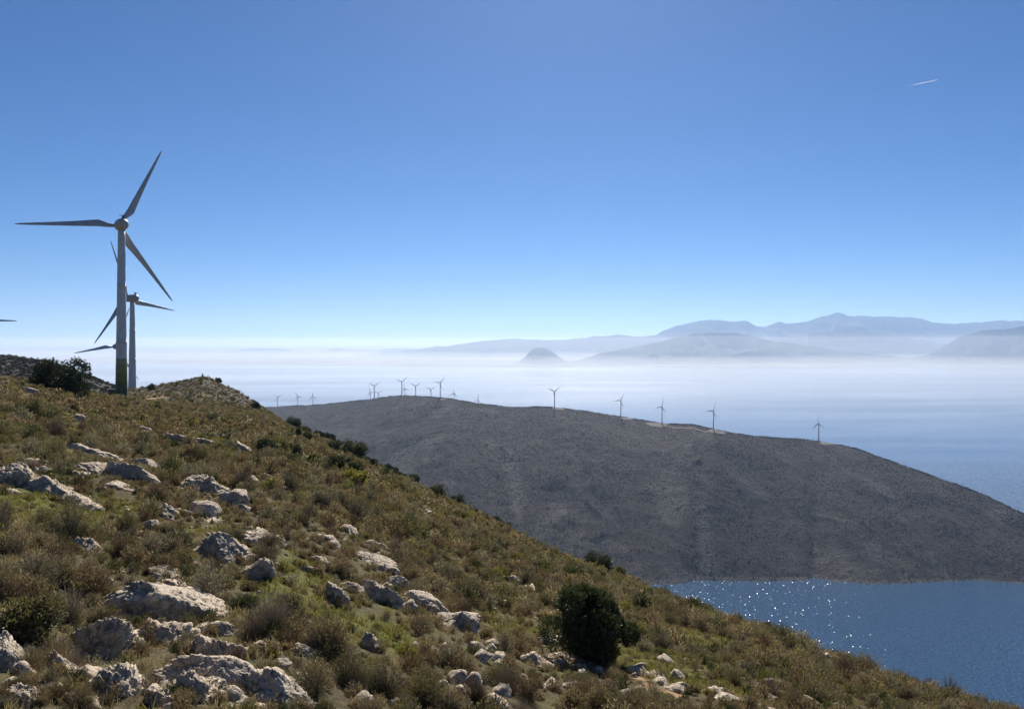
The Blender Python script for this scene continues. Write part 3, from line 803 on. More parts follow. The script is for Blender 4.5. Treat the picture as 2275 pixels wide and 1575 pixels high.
# box in the photograph (x0, y0, x1, y1), style, material, label
ROCKS = [
 (-10, 1029, 84, 1097, 'round', 0, 'pale fractured boulder cut by the frame edge above the wide grey one'),
 (70, 1067, 224, 1143, 'block', 0, 'wide grey boulder with a sloping shaded front, on the upper slope'),
 (149, 987, 270, 1026, 'slab', 1, 'long pale beige slab lying highest on the upper slope'),
 (172, 1027, 262, 1062, 'round', 0, 'dark-fronted rounded rock just under the long pale slab'),
 (240, 1028, 348, 1083, 'slab', 1, 'sloping grey slab running down from the dark rounded rock'),
 (292, 1018, 353, 1045, 'slab', 0, 'small tilted rock beside the end of the long pale slab'),
 (399, 1056, 500, 1108, 'crag', 1, 'big cracked pale boulder with a ridged top, mid slope'),
 (490, 1086, 550, 1133, 'slab', 1, 'split lower end of the big cracked pale boulder'),
 (351, 1121, 396, 1166, 'crag', 0, 'small bluish-grey boulder standing below the big cracked one'),
 (392, 1130, 434, 1155, 'block', 1, 'low wedge rock leaning on the bluish-grey boulder'),
 (426, 1112, 492, 1158, 'round', 1, 'smooth brownish rounded rock under the big cracked boulder'),
 (308, 1156, 358, 1187, 'slab', 1, 'low broken pale rock below the bluish boulder'),
 (436, 1186, 552, 1262, 'slab', 1, 'long pale slab outcrop sloping down among brown shrubs'),
 (540, 1240, 606, 1310, 'slab', 0, 'thin lower tail of the long pale slab outcrop'),
 (160, 1194, 228, 1246, 'crag', 0, 'half-buried grey rock alone among brown shrubs'),
 (333, 1255, 396, 1296, 'block', 1, 'pointed pale rock on top of the pinkish slab'),
 (362, 1286, 421, 1332, 'crag', 0, 'dark lumpy rock resting against the pinkish slab'),
 (264, 1296, 478, 1398, 'slab', 1, 'big pinkish slab sloping down to the pile of boulders'),
 (184, 1372, 293, 1500, 'crag', 0, 'tall craggy dark boulder streaked with white'),
 (320, 1378, 440, 1462, 'block', 0, 'big square-shouldered grey boulder in the middle of the pile'),
 (289, 1400, 324, 1450, 'block', 0, 'narrow upright rock wedged between two big boulders'),
 (437, 1413, 534, 1484, 'block', 0, 'smooth-faced dark boulder with a flat slanting top'),
 (-30, 1409, 62, 1530, 'round', 1, 'smooth pinkish boulder cut by the frame edge'),
 (100, 1450, 183, 1518, 'slab', 1, 'ribbed pale rock between the pinkish edge boulder and the crag'),
 (76, 1508, 160, 1572, 'slab', 1, 'low jagged pale rock near the bottom corner'),
 (208, 1476, 327, 1580, 'round', 1, 'broad smooth tan boulder in front of the crag'),
 (372, 1455, 546, 1566, 'slab', 1, 'long tan slab slanting down from the square-shouldered boulder'),
 (330, 1522, 385, 1580, 'crag', 1, 'small rough pale rock beside the rough dark boulder at the bottom'),
 (376, 1496, 478, 1590, 'crag', 0, 'rough dark boulder with white veins at the bottom edge'),
 (570, 1490, 684, 1590, 'slab', 1, 'sharp-edged slab with a sunlit ridge at the bottom edge'),
 (544, 1176, 622, 1224, 'crag', 0, 'rough grey rock just uphill of the long dark-faced one'),
 (626, 1192, 728, 1246, 'block', 0, 'long dark-faced boulder with a bright top above a lime-green patch'),
 (690, 1234, 729, 1258, 'round', 0, 'small dark stone under the long dark-faced boulder'),
 (705, 1187, 747, 1216, 'slab', 1, 'thin bright slab uphill of the long dark-faced boulder'),
 (760, 1167, 802, 1202, 'crag', 0, 'jagged grey outcrop above the thin flat slabs'),
 (675, 1257, 704, 1279, 'block', 0, 'small angular rock in the lime-green patch'),
 (724, 1294, 772, 1361, 'crag', 0, 'dark split rock at the uphill end of the central outcrop'),
 (756, 1292, 812, 1330, 'block', 0, 'dark capped rock in the central outcrop'),
 (800, 1290, 890, 1360, 'slab', 1, 'bright sloping slab in the central outcrop'),
 (795, 1226, 880, 1276, 'slab', 1, 'thin flat slab lying low among brown shrubs'),
 (902, 1311, 1000, 1372, 'slab', 1, 'long pale slab running downhill from the central outcrop'),
 (985, 1358, 1064, 1416, 'slab', 1, 'lower end of the pale downhill slab above brown soil'),
 (1074, 1373, 1120, 1396, 'round', 1, 'flat pale rock downhill past the long slab'),
 (1130, 1277, 1157, 1304, 'block', 0, 'small pointed rock in grass near the upright dark shrubs'),
 (1166, 1299, 1202, 1322, 'crag', 0, 'low grey rock beside the small pointed one'),
 (806, 1407, 840, 1458, 'crag', 0, 'grey stub of rock in the mossy clearing'),
 (650, 1428, 712, 1468, 'round', 1, 'flat beige rock at the side of the mossy clearing'),
 (625, 1428, 652, 1449, 'round', 0, 'round dark stone beside the flat beige rock'),
 (552, 1422, 597, 1472, 'crag', 0, 'broken angular rock between the flat-topped boulder and the clearing'),
 (1161, 1447, 1220, 1498, 'block', 0, 'dark tilted boulder with a light edge near the bottom'),
 (1230, 1449, 1324, 1486, 'round', 0, 'low domed boulder in front of the big juniper'),
 (1381, 1478, 1444, 1506, 'round', 1, 'smooth pale rock on bare orange soil below the juniper'),
 (1436, 1489, 1477, 1519, 'block', 0, 'squarish grey rock on bare orange soil'),
 (1566, 1524, 1612, 1553, 'round', 1, 'small rounded tan rock near the bottom edge'),
 (1606, 1545, 1726, 1585, 'slab', 1, 'broad flat slab at the bottom edge'),
 (1804, 1517, 1848, 1543, 'slab', 1, 'thin pale slab on the lower slope near the water'),
 (1829, 1446, 1848, 1458, 'slab', 1, 'small pale rock on the skyline against the bay'),
 (1866, 1555, 1892, 1573, 'crag', 1, 'little pale rock low on the slope'),
 (1199, 1414, 1240, 1438, 'crag', 1, 'small rock with orange soil at its foot beside the juniper'),
 (374, 964, 470, 992, 'slab', 1, 'thin pale ledge high on the slope below the knoll'),
 (522, 982, 560, 1010, 'crag', 0, 'grey pointed rock beside dark bushes high on the slope'),
 (310, 948, 336, 958, 'slab', 1, 'tiny pale ledge below the green-footed turbine'),
 (161, 920, 188, 943, 'slab', 1, 'narrow pale sliver of rock below the round tree'),
 (52, 861, 88, 878, 'slab', 1, 'narrow pale ledge next to the round tree'),
]
ROCKS += [
 (232, 1395, 300, 1440, 'slab', 1, 'pale sloping rock face above the tall craggy boulder'),
 (440, 1380, 520, 1420, 'slab', 1, 'low pale ledge just above the smooth-faced dark boulder'),
 (476, 1540, 580, 1592, 'slab', 1, 'tan ledge between the veined boulder and the sharp-edged slab'),
 (150, 1540, 222, 1590, 'crag', 0, 'grey rough rock at the bottom edge before the smooth tan boulder'),
 (20, 1520, 90, 1585, 'crag', 1, 'pale broken rock under the pinkish edge boulder'),
 (0, 1085, 60, 1110, 'slab', 0, 'dark low ledge under the fractured edge boulder'),
 (232, 1068, 300, 1090, 'slab', 0, 'grey ledge at the lower end of the sloping grey slab'),
 (440, 1150, 520, 1166, 'slab', 1, 'thin pale ledge beside the smooth brownish rock'),
 (820, 1200, 880, 1228, 'slab', 0, 'grey broken ledge on the middle slope above the thin flat slab'),
 (520, 1120, 556, 1140, 'slab', 1, 'small pale slab at the tail of the split outcrop'),
 (860, 1278, 905, 1318, 'slab', 1, 'narrow bright ledge on top of the central outcrop'),
 (1040, 1400, 1092, 1424, 'slab', 1, 'pale ledge ending the downhill slab'),
 (1480, 1520, 1530, 1545, 'slab', 1, 'pale ledge below the squarish rock'),
 (1690, 1540, 1740, 1562, 'slab', 0, 'grey ledge beside the broad flat slab'),
]
rock_ids = []
ROCK_SPOTS = []
def normal_at(x, y):
    e = 0.6
    dzx = (gz1(x + e, y) - gz1(x - e, y)) / (2 * e); dzy = (gz1(x, y + e) - gz1(x, y - e)) / (2 * e)
    return Vector((-dzx, -dzy, 1)).normalized(), dzx, dzy
for i, (x0, y0, x1, y1, st, mi, lab) in enumerate(ROCKS):
    gk = 1.2 if (y0 > 1240 and x0 < 700) else 1.08
    w, hh = (x1 - x0) * gk, (y1 - y0) * (1 + (gk - 1) * .6)
    b = hit((x0 + x1) / 2, min(y1 - 0.30 * hh, 1640))
    t = b[1]
    W = w * t / FPX * 1.38; Hs = hh * t / FPX
    roll = -math.atan2(hh, w) * 0.62 if st == 'slab' else -R(9 + 8 * random.random())
    if st == 'slab':
        Ln = math.hypot(W, Hs) * 0.98
        size = (Ln, max(0.8 * Ln, 0.4), max(0.85 * Hs, 0.40 * Ln))
    else:
        size = (W, W * 1.1, min(Hs * 1.9, W * 1.1))
    me = rock_mesh(1000 + i * 17, size, 6 if w > 85 else (5 if w > 36 else 4), st, M['rock_pale'] if mi else M['rock'])
    o = link('rock', me)
    zt = (HY - y0) / FPX * (t + .25 * size[1])   # top of the rock on its sight line; the rest is buried
    zg = gz1(b[0], t)
    o.location = (b[0], t + size[1] * 0.15, min(max(zt - .46 * size[2], zg - 0.26 * size[2]), zg + 0.22 * size[2]))
    o.rotation_euler = (R(random.uniform(-8, 4)), -roll, R(random.uniform(-14, 14)))
    co = np.empty(len(me.vertices) * 3, np.float32); me.vertices.foreach_get('co', co); co = co.reshape(-1, 3)[::3]
    Rm = np.array(o.rotation_euler.to_matrix()); scv = np.ones(3); lc = np.array(o.location)
    for it in range(6):       # grow and shift the stone until the part above the soil has the size it has in the photograph
        wv = (co * scv) @ Rm.T + lc
        vis = wv[:, 2] > ground_z(wv[:, 0], wv[:, 1]) + .02
        if vis.sum() < 12: lc[2] += .12 * size[2]; continue
        qx_, qy_ = CX + FPX * wv[vis, 0] / wv[vis, 1], HY - FPX * wv[vis, 2] / wv[vis, 1]
        xa, xb, ya, yb = np.percentile(qx_, 1), np.percentile(qx_, 99), np.percentile(qy_, 1), np.percentile(qy_, 99)
        rx, rz = w * 1.06 / max(xb - xa, 2), hh * 1.04 / max(yb - ya, 2)
        scv[0] *= np.clip(rx, .75, 1.35); scv[1] *= np.clip(rx, .8, 1.25) ** .6; scv[2] *= np.clip(rz, .85, 1.15) ** .5
        scv = np.clip(scv, (.5, .6, .7), (2.4, 2.2, 1.25))
        lc[0] += ((x0 + x1) / 2 - (xa + xb) / 2) * t / FPX * .8; lc[2] += np.clip((ya - y0) * t / FPX * .6, -.2 * size[2], .12 * size[2])
    o.scale = scv; o.location = lc
    tag(o, lab, 'rock')
    ROCK_SPOTS.append((float(lc[0]), float(lc[1]), max(w * t / FPX, .3) * 0.52, lab))

# small loose rocks: shared shapes, each its own object
protos_small = [rock_mesh(5000 + k * 31, (1, random.uniform(.7, 1.0), random.uniform(.45, .75)), 3, random.choice(['block', 'crag', 'round', 'slab']), M['rock'] if k % 3 else M['rock_pale']) for k in range(10)]
def near_rock(x, y, f=0.8):
    for a, b, r, _ in ROCK_SPOTS:
        if (x - a) ** 2 + (y - b) ** 2 < (r * f) ** 2: return True
    return False
first = {}
nsm = 0
while nsm < 150:
    px, py = random.uniform(0, 2250), random.uniform(1010, 1570)
    yl = np.interp(px, SIL[:, 0], SIL[:, 1])
    if py < yl + 12: continue
    h = hit(px, py)
    # stones gather below outcrops
    dens = float(fbm(np.array([h[0] / 4.0]), np.array([h[1] / 4.0]), oct=3, seed=301)[0])
    if dens < 0.02 + 0.15 * random.random(): continue
    if near_rock(h[0], h[1]): continue
    k = random.randrange(10)
    s = random.uniform(0.16, 0.42) * (1 + h[1] / 60)
    n, _, _ = normal_at(h[0], h[1])
    if k not in first:
        o = link('small_rock', protos_small[k]); first[k] = o
    else:
        o = first[k].copy(); COL.objects.link(o)
    o.location = (h[0], h[1], h[2] + 0.12 * s); o.scale = (s * random.uniform(1, 1.6), s, s * random.uniform(.8, 1.1))
    o.rotation_euler = (0, R(16 + random.uniform(-12, 12)), R(random.uniform(0, 360)))
    tag(o, 'small loose limestone rock half hidden among the shrubs', 'rock', 'small rocks strewn over the slope')
    nsm += 1

# ------------------------------------------------------------------ plants
def ribbon_mesh(name, A, D, Lg, Wd, side, mats, tone, bend=None):
    """Many leaf blades as kites: A base points, D unit directions, Lg lengths, Wd widths, side unit vectors across."""
    n = len(A)
    mid = A + D * (Lg * 0.5)[:, None]
    if bend is not None: mid = mid + bend
    v = np.stack([A, mid + side * (Wd * .5)[:, None], A + D * Lg[:, None], mid - side * (Wd * .5)[:, None]], 1).reshape(-1, 3)
    f = np.arange(n * 4).reshape(n, 4)
    me = mesh_from(name, v, f, mats, False)
    add_attr(me, 'tone', np.repeat(tone, 4))
    return me

def unit(v): return v / np.maximum(np.linalg.norm(v, axis=-1, keepdims=True), 1e-9)

def shrub_meshes(seed, leaf, hgt=0.62, nt=170, nl=2000, ll=0.045, lw=0.016, upright=0.5, lod=1.0, lumps=5):
    """A dome of thin stems with small leaves toward their ends; unit width 1 m."""
    rg = np.random.default_rng(seed)
    nt = int(nt * lod); nl = int(nl * lod); k = 1 / math.sqrt(lod)
    # a lumpy outline: stems lengthen towards a few random lobes
    lob = unit(np.c_[rg.normal(size=(lumps, 2)), rg.uniform(.2, 1.2, lumps)])
    az = rg.uniform(0, 2 * np.pi, nt); el = np.arccos(rg.uniform(0.02, 1, nt) ** 0.9)
    d = np.c_[np.sin(el) * np.cos(az), np.sin(el) * np.sin(az), np.cos(el)]
    reach = 0.68 + 0.32 * np.max(np.clip(d @ lob.T, 0, 1) ** 3, axis=1) + rg.normal(0, .07, nt)
    tip = d * reach[:, None] * np.array([.5, .5, hgt])[None, :]
    root = np.c_[rg.normal(0, .05, nt), rg.normal(0, .05, nt), np.full(nt, -0.05)]
    ctrl = root + (tip - root) * .5 + np.c_[np.zeros((nt, 2)), -.10 * np.ones(nt)] * (1 - d[:, 2:3]) + np.c_[np.zeros((nt, 2)), upright * .06 * np.ones(nt)]
    # stems: two-segment ribbons with real, crossing widths
    side = unit(np.cross(tip - root, rg.normal(size=(nt, 3))))
    w = 0.010 * k
    v = np.stack([root - side * w * .5, root + side * w * .5, ctrl + side * w * .42, ctrl - side * w * .42, tip + side * w * .12, tip - side * w * .12], 1).reshape(-1, 3)
    b = np.arange(nt)[:, None] * 6
    f = np.concatenate([b + np.array([[0, 1, 2, 3]]), b + np.array([[3, 2, 4, 5]])])
    tw = mesh_from('twigs', v, f, [M['twig']], False)
    # leaves
    i = rg.integers(0, nt, nl); s = rg.beta(2.6, 1.3, nl)[:, None]
    P = (1 - s) ** 2 * root[i] + 2 * s * (1 - s) * ctrl[i] + s * s * tip[i] + rg.normal(0, .018, (nl, 3)) * np.array([1, 1, .8])
    sd = unit(tip[i] - ctrl[i])
    D = unit(sd * (.8 + upright) + rg.normal(0, .65, (nl, 3)) + np.array([0, 0, .45 * upright]))
    S = unit(np.cross(D, rg.normal(size=(nl, 3))))
    fo = ribbon_mesh('foliage', P, D, ll * k * rg.uniform(.6, 1.4, nl), lw * k * rg.uniform(.7, 1.3, nl), S, [M[leaf]], rg.uniform(0, 1, nl))
    return tw, fo

KINDS = [  # leaf material, height, upright, words, weight
    ('leaf_brown', .62, .7, 'dry brown cushion shrub', 4),
    ('leaf_grey', .66, .9, 'grey-green bristly shrub', 2.6),
    ('leaf_olive', .66, .6, 'olive-green bushy shrub', 2.6),
    ('leaf_lime', .5, .5, 'yellow-green low cushion plant', 0.8),
    ('leaf_brown', .72, 1.1, 'bare grey-brown twiggy shrub', 1.5),
    ('leaf_deep', .58, .4, 'dark green leathery shrub', 0.8)]
NK = len(KINDS)
NV = 4
hi, lo, far = {}, {}, {}
def joined(name, tw, fo):
    bm = bmesh.new(); bm.from_mesh(fo); nf = len(bm.faces); bm.from_mesh(tw)
    bm.faces.ensure_lookup_table()
    for g in bm.faces[nf:]: g.material_index = 1
    me = bpy.data.meshes.new(name); bm.to_mesh(me); bm.free()
    for q in (fo.materials[0], M['twig']): me.materials.append(q)
    return me
for ki, (leaf, hg, up, wd, wt) in enumerate(KINDS):
    for vv in range(NV):
        nt_, nl_, ll_, lw_ = (520, 900, .034, .010) if ki == 4 else ((260, 3000, .050, .022) if ki == 5 else (330, 3000, .042, .013))
        h_ = hg * (0.72 + .19 * vv)
        hi[ki, vv] = shrub_meshes(ki * 100 + vv, leaf, h_, nt_, nl_, ll_, lw_, up, 1.0, 3 + 2 * vv)
        lo[ki, vv] = joined('shrub_low', *shrub_meshes(ki * 100 + 50 + vv, leaf, h_, nt_, nl_, ll_ * 1.1, lw_ * 1.2, up, .30, 3 + 2 * vv))
        if vv < 3: far[ki, vv] = joined('shrub_far', *shrub_meshes(ki * 100 + 80 + vv, leaf, h_, nt_ * .6, nl_, ll_ * 1.1, lw_ * 1.4, up, .09, 4))

# candidate spots over the visible slope, screened against rocks and bare soil
def scatter(rmin, rmax, dens, seed):
    rg = np.random.default_rng(seed)
    a0, a1 = R(-50), R(48)
    n = int(dens * 0.5 * (rmax ** 2 - rmin ** 2) * (a1 - a0))
    r = np.sqrt(rg.uniform(rmin ** 2, rmax ** 2, n)); a = rg.uniform(a0, a1, n)
    x, y = r * np.sin(a), r * np.cos(a)
    keep = r < np.interp(a, PH, RS) * 1.25 + 4
    keep |= (np.abs(y - 300) < 60) & (a < R(-15))
    return x[keep], y[keep], rg
_rx = np.array([q[0] for q in ROCK_SPOTS]); _ry = np.array([q[1] for q in ROCK_SPOTS]); _rr = np.array([q[2] for q in ROCK_SPOTS])
def clear_of_rocks(x, y, k=0.8):
    ok = np.ones(len(x), bool)
    for a, b, r in zip(_rx, _ry, _rr):
        # stay off the rock itself, and out of the lane between the eye and the rock
        s = np.hypot(a, b); ux, uy = a / s, b / s
        along = (x - a) * ux + (y - b) * uy; across = -(x - a) * uy + (y - b) * ux
        ok &= ~((np.abs(across) < r * k) & (along < r * k) & (along > -r * k * 1.25 - 0.25))
    return ok
def kind_pick(x, y, rg):
    g = green_mask(x, y); b = fbm(x / 7, y / 7, oct=2, seed=401)
    r = np.hypot(x, y)
    w = np.stack([4.0 * (1 - .6 * g) * (1 + b) * (1 + 0.5 * sstep(40, 100, r)), 2.2 * (1 - .3 * g), 2.2 * (1 - b) * (1 + .3 * g), .25 + .7 * g * (b > 0), 1.5 * (1 + b) * (1 - .5 * g), .75 * (1 - b)], 1)
    w /= w.sum(1, keepdims=True)
    return (rg.uniform(0, 1, len(x))[:, None] > np.cumsum(w, 1)).sum(1).clip(0, 5)

JUN = hit(1308, 1470)
px_list = []
def collect(rmin, rmax, dens, seed, smin, smax):
    x, y, rg = scatter(rmin, rmax, dens, seed)
    ok = clear_of_rocks(x, y) & (ochre_mask(x, y) < .35)
    _, ke_ = knoll(x, y); ok &= rg.uniform(0, 1, len(x)) > .45 * np.clip(ke_ * 1.6, 0, 1)
    g = green_mask(x, y)
    ok &= rg.uniform(0, 1, len(x)) > 0.80 * g * (np.hypot(x, y) < 60) + .35 * g
    cl = fbm(x / 2.6, y / 2.6, oct=2, seed=411)
    ok &= rg.uniform(-1.15, .3, len(x)) < cl + .25
    ok &= np.hypot(x - JUN[0], (y - JUN[1]) * .8) > 1.25
    x, y, cl = x[ok], y[ok], cl[ok]
    s = (smin + (smax - smin) * rg.uniform(0, 1, len(x)) ** 1.6) * (1 + .35 * cl)
    k = kind_pick(x, y, rg)
    px_list.append((x, y, s, k, rg.uniform(0, 6.28, len(x)), rg.integers(0, NV, len(x))))
collect(3.6, 30, 6.8, 1, .22, .80)
collect(30, 70, 3.6, 2, .36, 1.15)
collect(70, 130, 2.0, 3, .45, 1.45)
collect(130, 340, .8, 4, .6, 1.7)
# small plants hug the foot of every rock
rg = np.random.default_rng(77)
qx, qy, qs = [], [], []
for a, b, r, _ in ROCK_SPOTS:
    for q in range(int(9 + 5 * r)):
        an = rg.uniform(0, 6.283); d = r * rg.uniform(.85, 1.3)
        qx.append(a + d * math.cos(an)); qy.append(b + .62 * d * math.sin(an)); qs.append(rg.uniform(.16, .36) * (1 + b / 70))
qx, qy, qs = map(np.array, (qx, qy, qs))
px_list.append((qx, qy, qs, kind_pick(qx, qy, rg), rg.uniform(0, 6.28, len(qx)), rg.integers(0, NV, len(qx))))
X_, Y_, S_, K_, A_, V_ = [np.concatenate(q) for q in zip(*px_list)]
x, y, rg = scatter(3.6, 52, 11.0, 9)
ok = (ochre_mask(x, y) < .4) & (fbm(x / 1.3, y / 1.3, oct=2, seed=471) > rg.uniform(-.9, .25, len(x)))
x, y = x[ok], y[ok]
TINY = (x, y, rg.uniform(.10, .27, len(x)), kind_pick(x, y, rg), rg.uniform(0, 6.28, len(x)), rg.integers(0, NV, len(x)))
X_, Y_, S_, K_, A_, V_ = [np.concatenate([a, b]) for a, b in zip((X_, Y_, S_, K_, A_, V_), TINY)]
Z_ = ground_z(X_, Y_)
# plants that would stand in front of an outcrop grow sparse and small there, as they do on thin soil
hide = np.zeros(len(X_), bool); rg = np.random.default_rng(88)
pxa = CX + FPX * X_ / Y_; hw = FPX * S_ * .5 / Y_; pyb = HY - FPX * Z_ / Y_; pyt = pyb - FPX * S_ * .62 / Y_
for (x0, y0, x1, y1, *_q), (a, b, r, _l) in zip(ROCKS, ROCK_SPOTS):
    hit_ = (Y_ < b + .2 * r) & (pxa + .7 * hw > x0) & (pxa - .7 * hw < x1) & (pyt < y1 - .22 * (y1 - y0)) & (pyb > y0)
    hide |= hit_ & (rg.uniform(0, 1, len(X_)) < .93)
S_ = np.where(hide & (S_ > .34), np.clip(S_ * .5, .20, .34), S_)

# the 300 that show largest become things; the rest is ground cover
pxs_, pys_ = CX + FPX * X_ / Y_, HY - FPX * Z_ / Y_
inframe = (pxs_ > -15) & (pxs_ < 2290) & (pys_ < 1600)
app = np.where(inframe, S_ / Y_, 0)
top = np.argsort(-app)[:290]
is_top = np.zeros(len(X_), bool); is_top[top] = True
proto = {}
used_rock = set()
cands = {}
for idx in top:                       # one shrub per rock is named after it
    best, bd = None, 0.55
    for ri, (a, b, r, lab) in enumerate(ROCK_SPOTS):
        if ri in used_rock: continue
        dd = math.hypot(X_[idx] - a, Y_[idx] - b) - r
        if dd < bd and Y_[idx] < b + .2 * r: best, bd = ri, dd
    if best is not None: used_rock.add(best); cands[idx] = best
PLAIN = {0: 'dry brown cushion shrub among others on the nearest slope', 1: 'grey-green bristly shrub among others on the nearest slope',
         2: 'olive-green bushy shrub among others on the nearest slope', 3: 'yellow-green low cushion plant among the nearest shrubs', 4: 'bare grey-brown twiggy shrub among others on the nearest slope', 5: 'dark green leathery shrub among others on the nearest slope'}
GRP = {0: 'dry brown cushion shrubs on the near slope', 1: 'grey-green bristly shrubs on the near slope', 2: 'olive-green shrubs on the near slope', 3: 'yellow-green cushion plants on the near slope', 4: 'bare twiggy shrubs on the near slope', 5: 'dark green shrubs on the near slope'}
for idx in top:
    ki, vv = int(K_[idx]), int(V_[idx])
    lab = PLAIN[ki]
    if idx in cands:
        w = ROCK_SPOTS[cands[idx]][3]
        w = ' '.join(w.split()[:7])
        while w.split()[-1] in ('a', 'the', 'with', 'of', 'on', 'and', 'to', 'in', 'by', 'at', 'down', 'from', 'its', 'between', 'past', 'just', 'below', 'beside', 'above', 'under', 'near', 'among', 'running', 'lying', 'sloping', 'slanting', 'standing'): w = ' '.join(w.split()[:-1])
        lab = KINDS[ki][3] + ' at the foot of the ' + w
    loc = (X_[idx], Y_[idx], Z_[idx] - .02 * S_[idx]); s = S_[idx]
    rot = (R(random.uniform(-6, 6)), R(random.uniform(0, 14)), A_[idx]); sc = (s * random.uniform(.9, 1.15), s, s * random.uniform(.85, 1.2))
    if (ki, vv) not in proto:
        t = thing('shrub', lab, 'shrub', loc, 0, GRP[ki])
        tw, fo = hi[ki, vv]
        kid('twigs', tw, t); kid('foliage', fo, t)
        t.rotation_euler = rot; t.scale = sc
        proto[ki, vv] = t
    else:
        dup(proto[ki, vv], loc, rot, sc, lab, GRP[ki])

# ---- ground cover through geometry nodes: one object per kind of cover
def instancer(name, label, x, y, z, s, az, pick, meshes, sz=None, tilt=None, kind='stuff'):
    c = bpy.data.collections.new(name + '_sources')
    for k, mm in enumerate(meshes):
        o = bpy.data.objects.new('%s_source_%02d' % (name, k), mm); c.objects.link(o)
    n = len(x)
    me = bpy.data.meshes.new(name)
    me.vertices.add(n); me.vertices.foreach_set('co', np.stack([x, y, z], 1).astype(np.float32).ravel())
    rot = np.zeros((n, 3), np.float32); rot[:, 2] = az
    if tilt is not None: rot[:, 0] = tilt[:, 0]; rot[:, 1] = tilt[:, 1]
    scv = np.stack([s, s, s if sz is None else sz], 1).astype(np.float32)
    a = me.attributes.new('rot', 'FLOAT_VECTOR', 'POINT'); a.data.foreach_set('vector', rot.ravel())
    a = me.attributes.new('scl', 'FLOAT_VECTOR', 'POINT'); a.data.foreach_set('vector', scv.ravel())
    a = me.attributes.new('pick', 'INT', 'POINT'); a.data.foreach_set('value', np.asarray(pick, np.int32))
    o = link(name, me)
    ng = bpy.data.node_groups.new(name, 'GeometryNodeTree')
    ng.interface.new_socket('Geometry', in_out='INPUT', socket_type='NodeSocketGeometry')
    ng.interface.new_socket('Geometry', in_out='OUTPUT', socket_type='NodeSocketGeometry')
    gi, go = ng.nodes.new('NodeGroupInput'), ng.nodes.new('NodeGroupOutput')
    ip = ng.nodes.new('GeometryNodeInstanceOnPoints'); ci = ng.nodes.new('GeometryNodeCollectionInfo')
    ci.inputs['Collection'].default_value = c; ci.inputs['Separate Children'].default_value = True; ci.inputs['Reset Children'].default_value = True
    ip.inputs['Pick Instance'].default_value = True
    def na(nm, ty):
        q = ng.nodes.new('GeometryNodeInputNamedAttribute'); q.data_type = ty; q.inputs['Name'].default_value = nm
        return q.outputs['Attribute']
    ng.links.new(gi.outputs[0], ip.inputs['Points']); ng.links.new(ci.outputs[0], ip.inputs['Instance'])
    ng.links.new(na('pick', 'INT'), ip.inputs['Instance Index'])
    ng.links.new(na('rot', 'FLOAT_VECTOR'), ip.inputs['Rotation']); ng.links.new(na('scl', 'FLOAT_VECTOR'), ip.inputs['Scale'])
    ng.links.new(ip.outputs[0], go.inputs[0])
    md = o.modifiers.new('cover', 'NODES'); md.node_group = ng
    return tag(o, label, kind=kind)

rest = ~is_top
rdist = np.hypot(X_, Y_)
nearm, farm = rest & (rdist < 55), rest & (rdist >= 55)
tl = lambda n, sd: np.random.default_rng(sd).normal(0, .09, (n, 2)) + np.array([0, .12])
sz_ = S_ * np.random.default_rng(12).uniform(.8, 1.2, len(S_))
instancer('undergrowth', 'dense brown and olive scrub covering the near slope', X_[nearm], Y_[nearm], Z_[nearm] - .02, S_[nearm], A_[nearm], K_[nearm] * NV + V_[nearm],
    [lo[k, v] for k in range(NK) for v in range(NV)], sz_[nearm], tl(nearm.sum(), 5))
instancer('undergrowth', 'low scrub covering the upper slope and knoll', X_[farm], Y_[farm], Z_[farm] - .05, S_[farm], A_[farm], K_[farm] * 3 + V_[farm] % 3,
    [far[k, v] for k in range(NK) for v in range(3)], sz_[farm], tl(farm.sum(), 6))

# grass tufts in the green clearings
def tuft(seed):
    rg = np.random.default_rng(seed); n = 60
    A = np.c_[rg.normal(0, .075, (n, 2)), np.full(n, -.01)]
    D = unit(np.c_[rg.normal(0, .55, (n, 2)), np.ones(n)])
    return ribbon_mesh('tuft', A, D, rg.uniform(.035, .115, n), np.full(n, .012), unit(np.cross(D, rg.normal(size=(n, 3)))), [M['leaf_grass']], rg.uniform(0, 1, n))
x, y, rg = scatter(3.5, 48, 13.0, 21)
ok = (green_mask(x, y) > rg.uniform(.1, .9, len(x))) & (ochre_mask(x, y) < .4)
x, y = x[ok], y[ok]
instancer('grass', 'short yellow-green grass in the clearings between shrubs', x, y, ground_z(x, y), rg.uniform(.7, 1.5, len(x)), rg.uniform(0, 6.28, len(x)), rg.integers(0, 4, len(x)), [tuft(600 + k) for k in range(4)])
# dry litter tufts everywhere near
M['leaf_straw'] = leaf_mat('dry_straw', [(0.0, (0.16, 0.12, 0.07)), (0.5, (0.24, 0.19, 0.11)), (1.0, (0.36, 0.30, 0.19))], 0.4)
def straw(seed):
    rg = np.random.default_rng(seed); n = 26
    A = np.c_[rg.normal(0, .06, (n, 2)), np.full(n, -.01)]
    D = unit(np.c_[rg.normal(0, .6, (n, 2)), np.ones(n)])
    return ribbon_mesh('straw', A, D, rg.uniform(.05, .17, n), np.full(n, .0055), unit(np.cross(D, rg.normal(size=(n, 3)))), [M['leaf_straw']], rg.uniform(0, 1, n))
x, y, rg = scatter(3.5, 48, 17.0, 22)
ok = (ochre_mask(x, y) < .4) & (fbm(x / 5, y / 5, oct=2, seed=431) > rg.uniform(-.8, .4, len(x)))
x, y = x[ok], y[ok]
instancer('grass', 'wispy dry straw between the shrubs', x, y, ground_z(x, y), rg.uniform(.7, 1.4, len(x)), rg.uniform(0, 6.28, len(x)), rg.integers(0, 4, len(x)), [straw(620 + k) for k in range(4)])

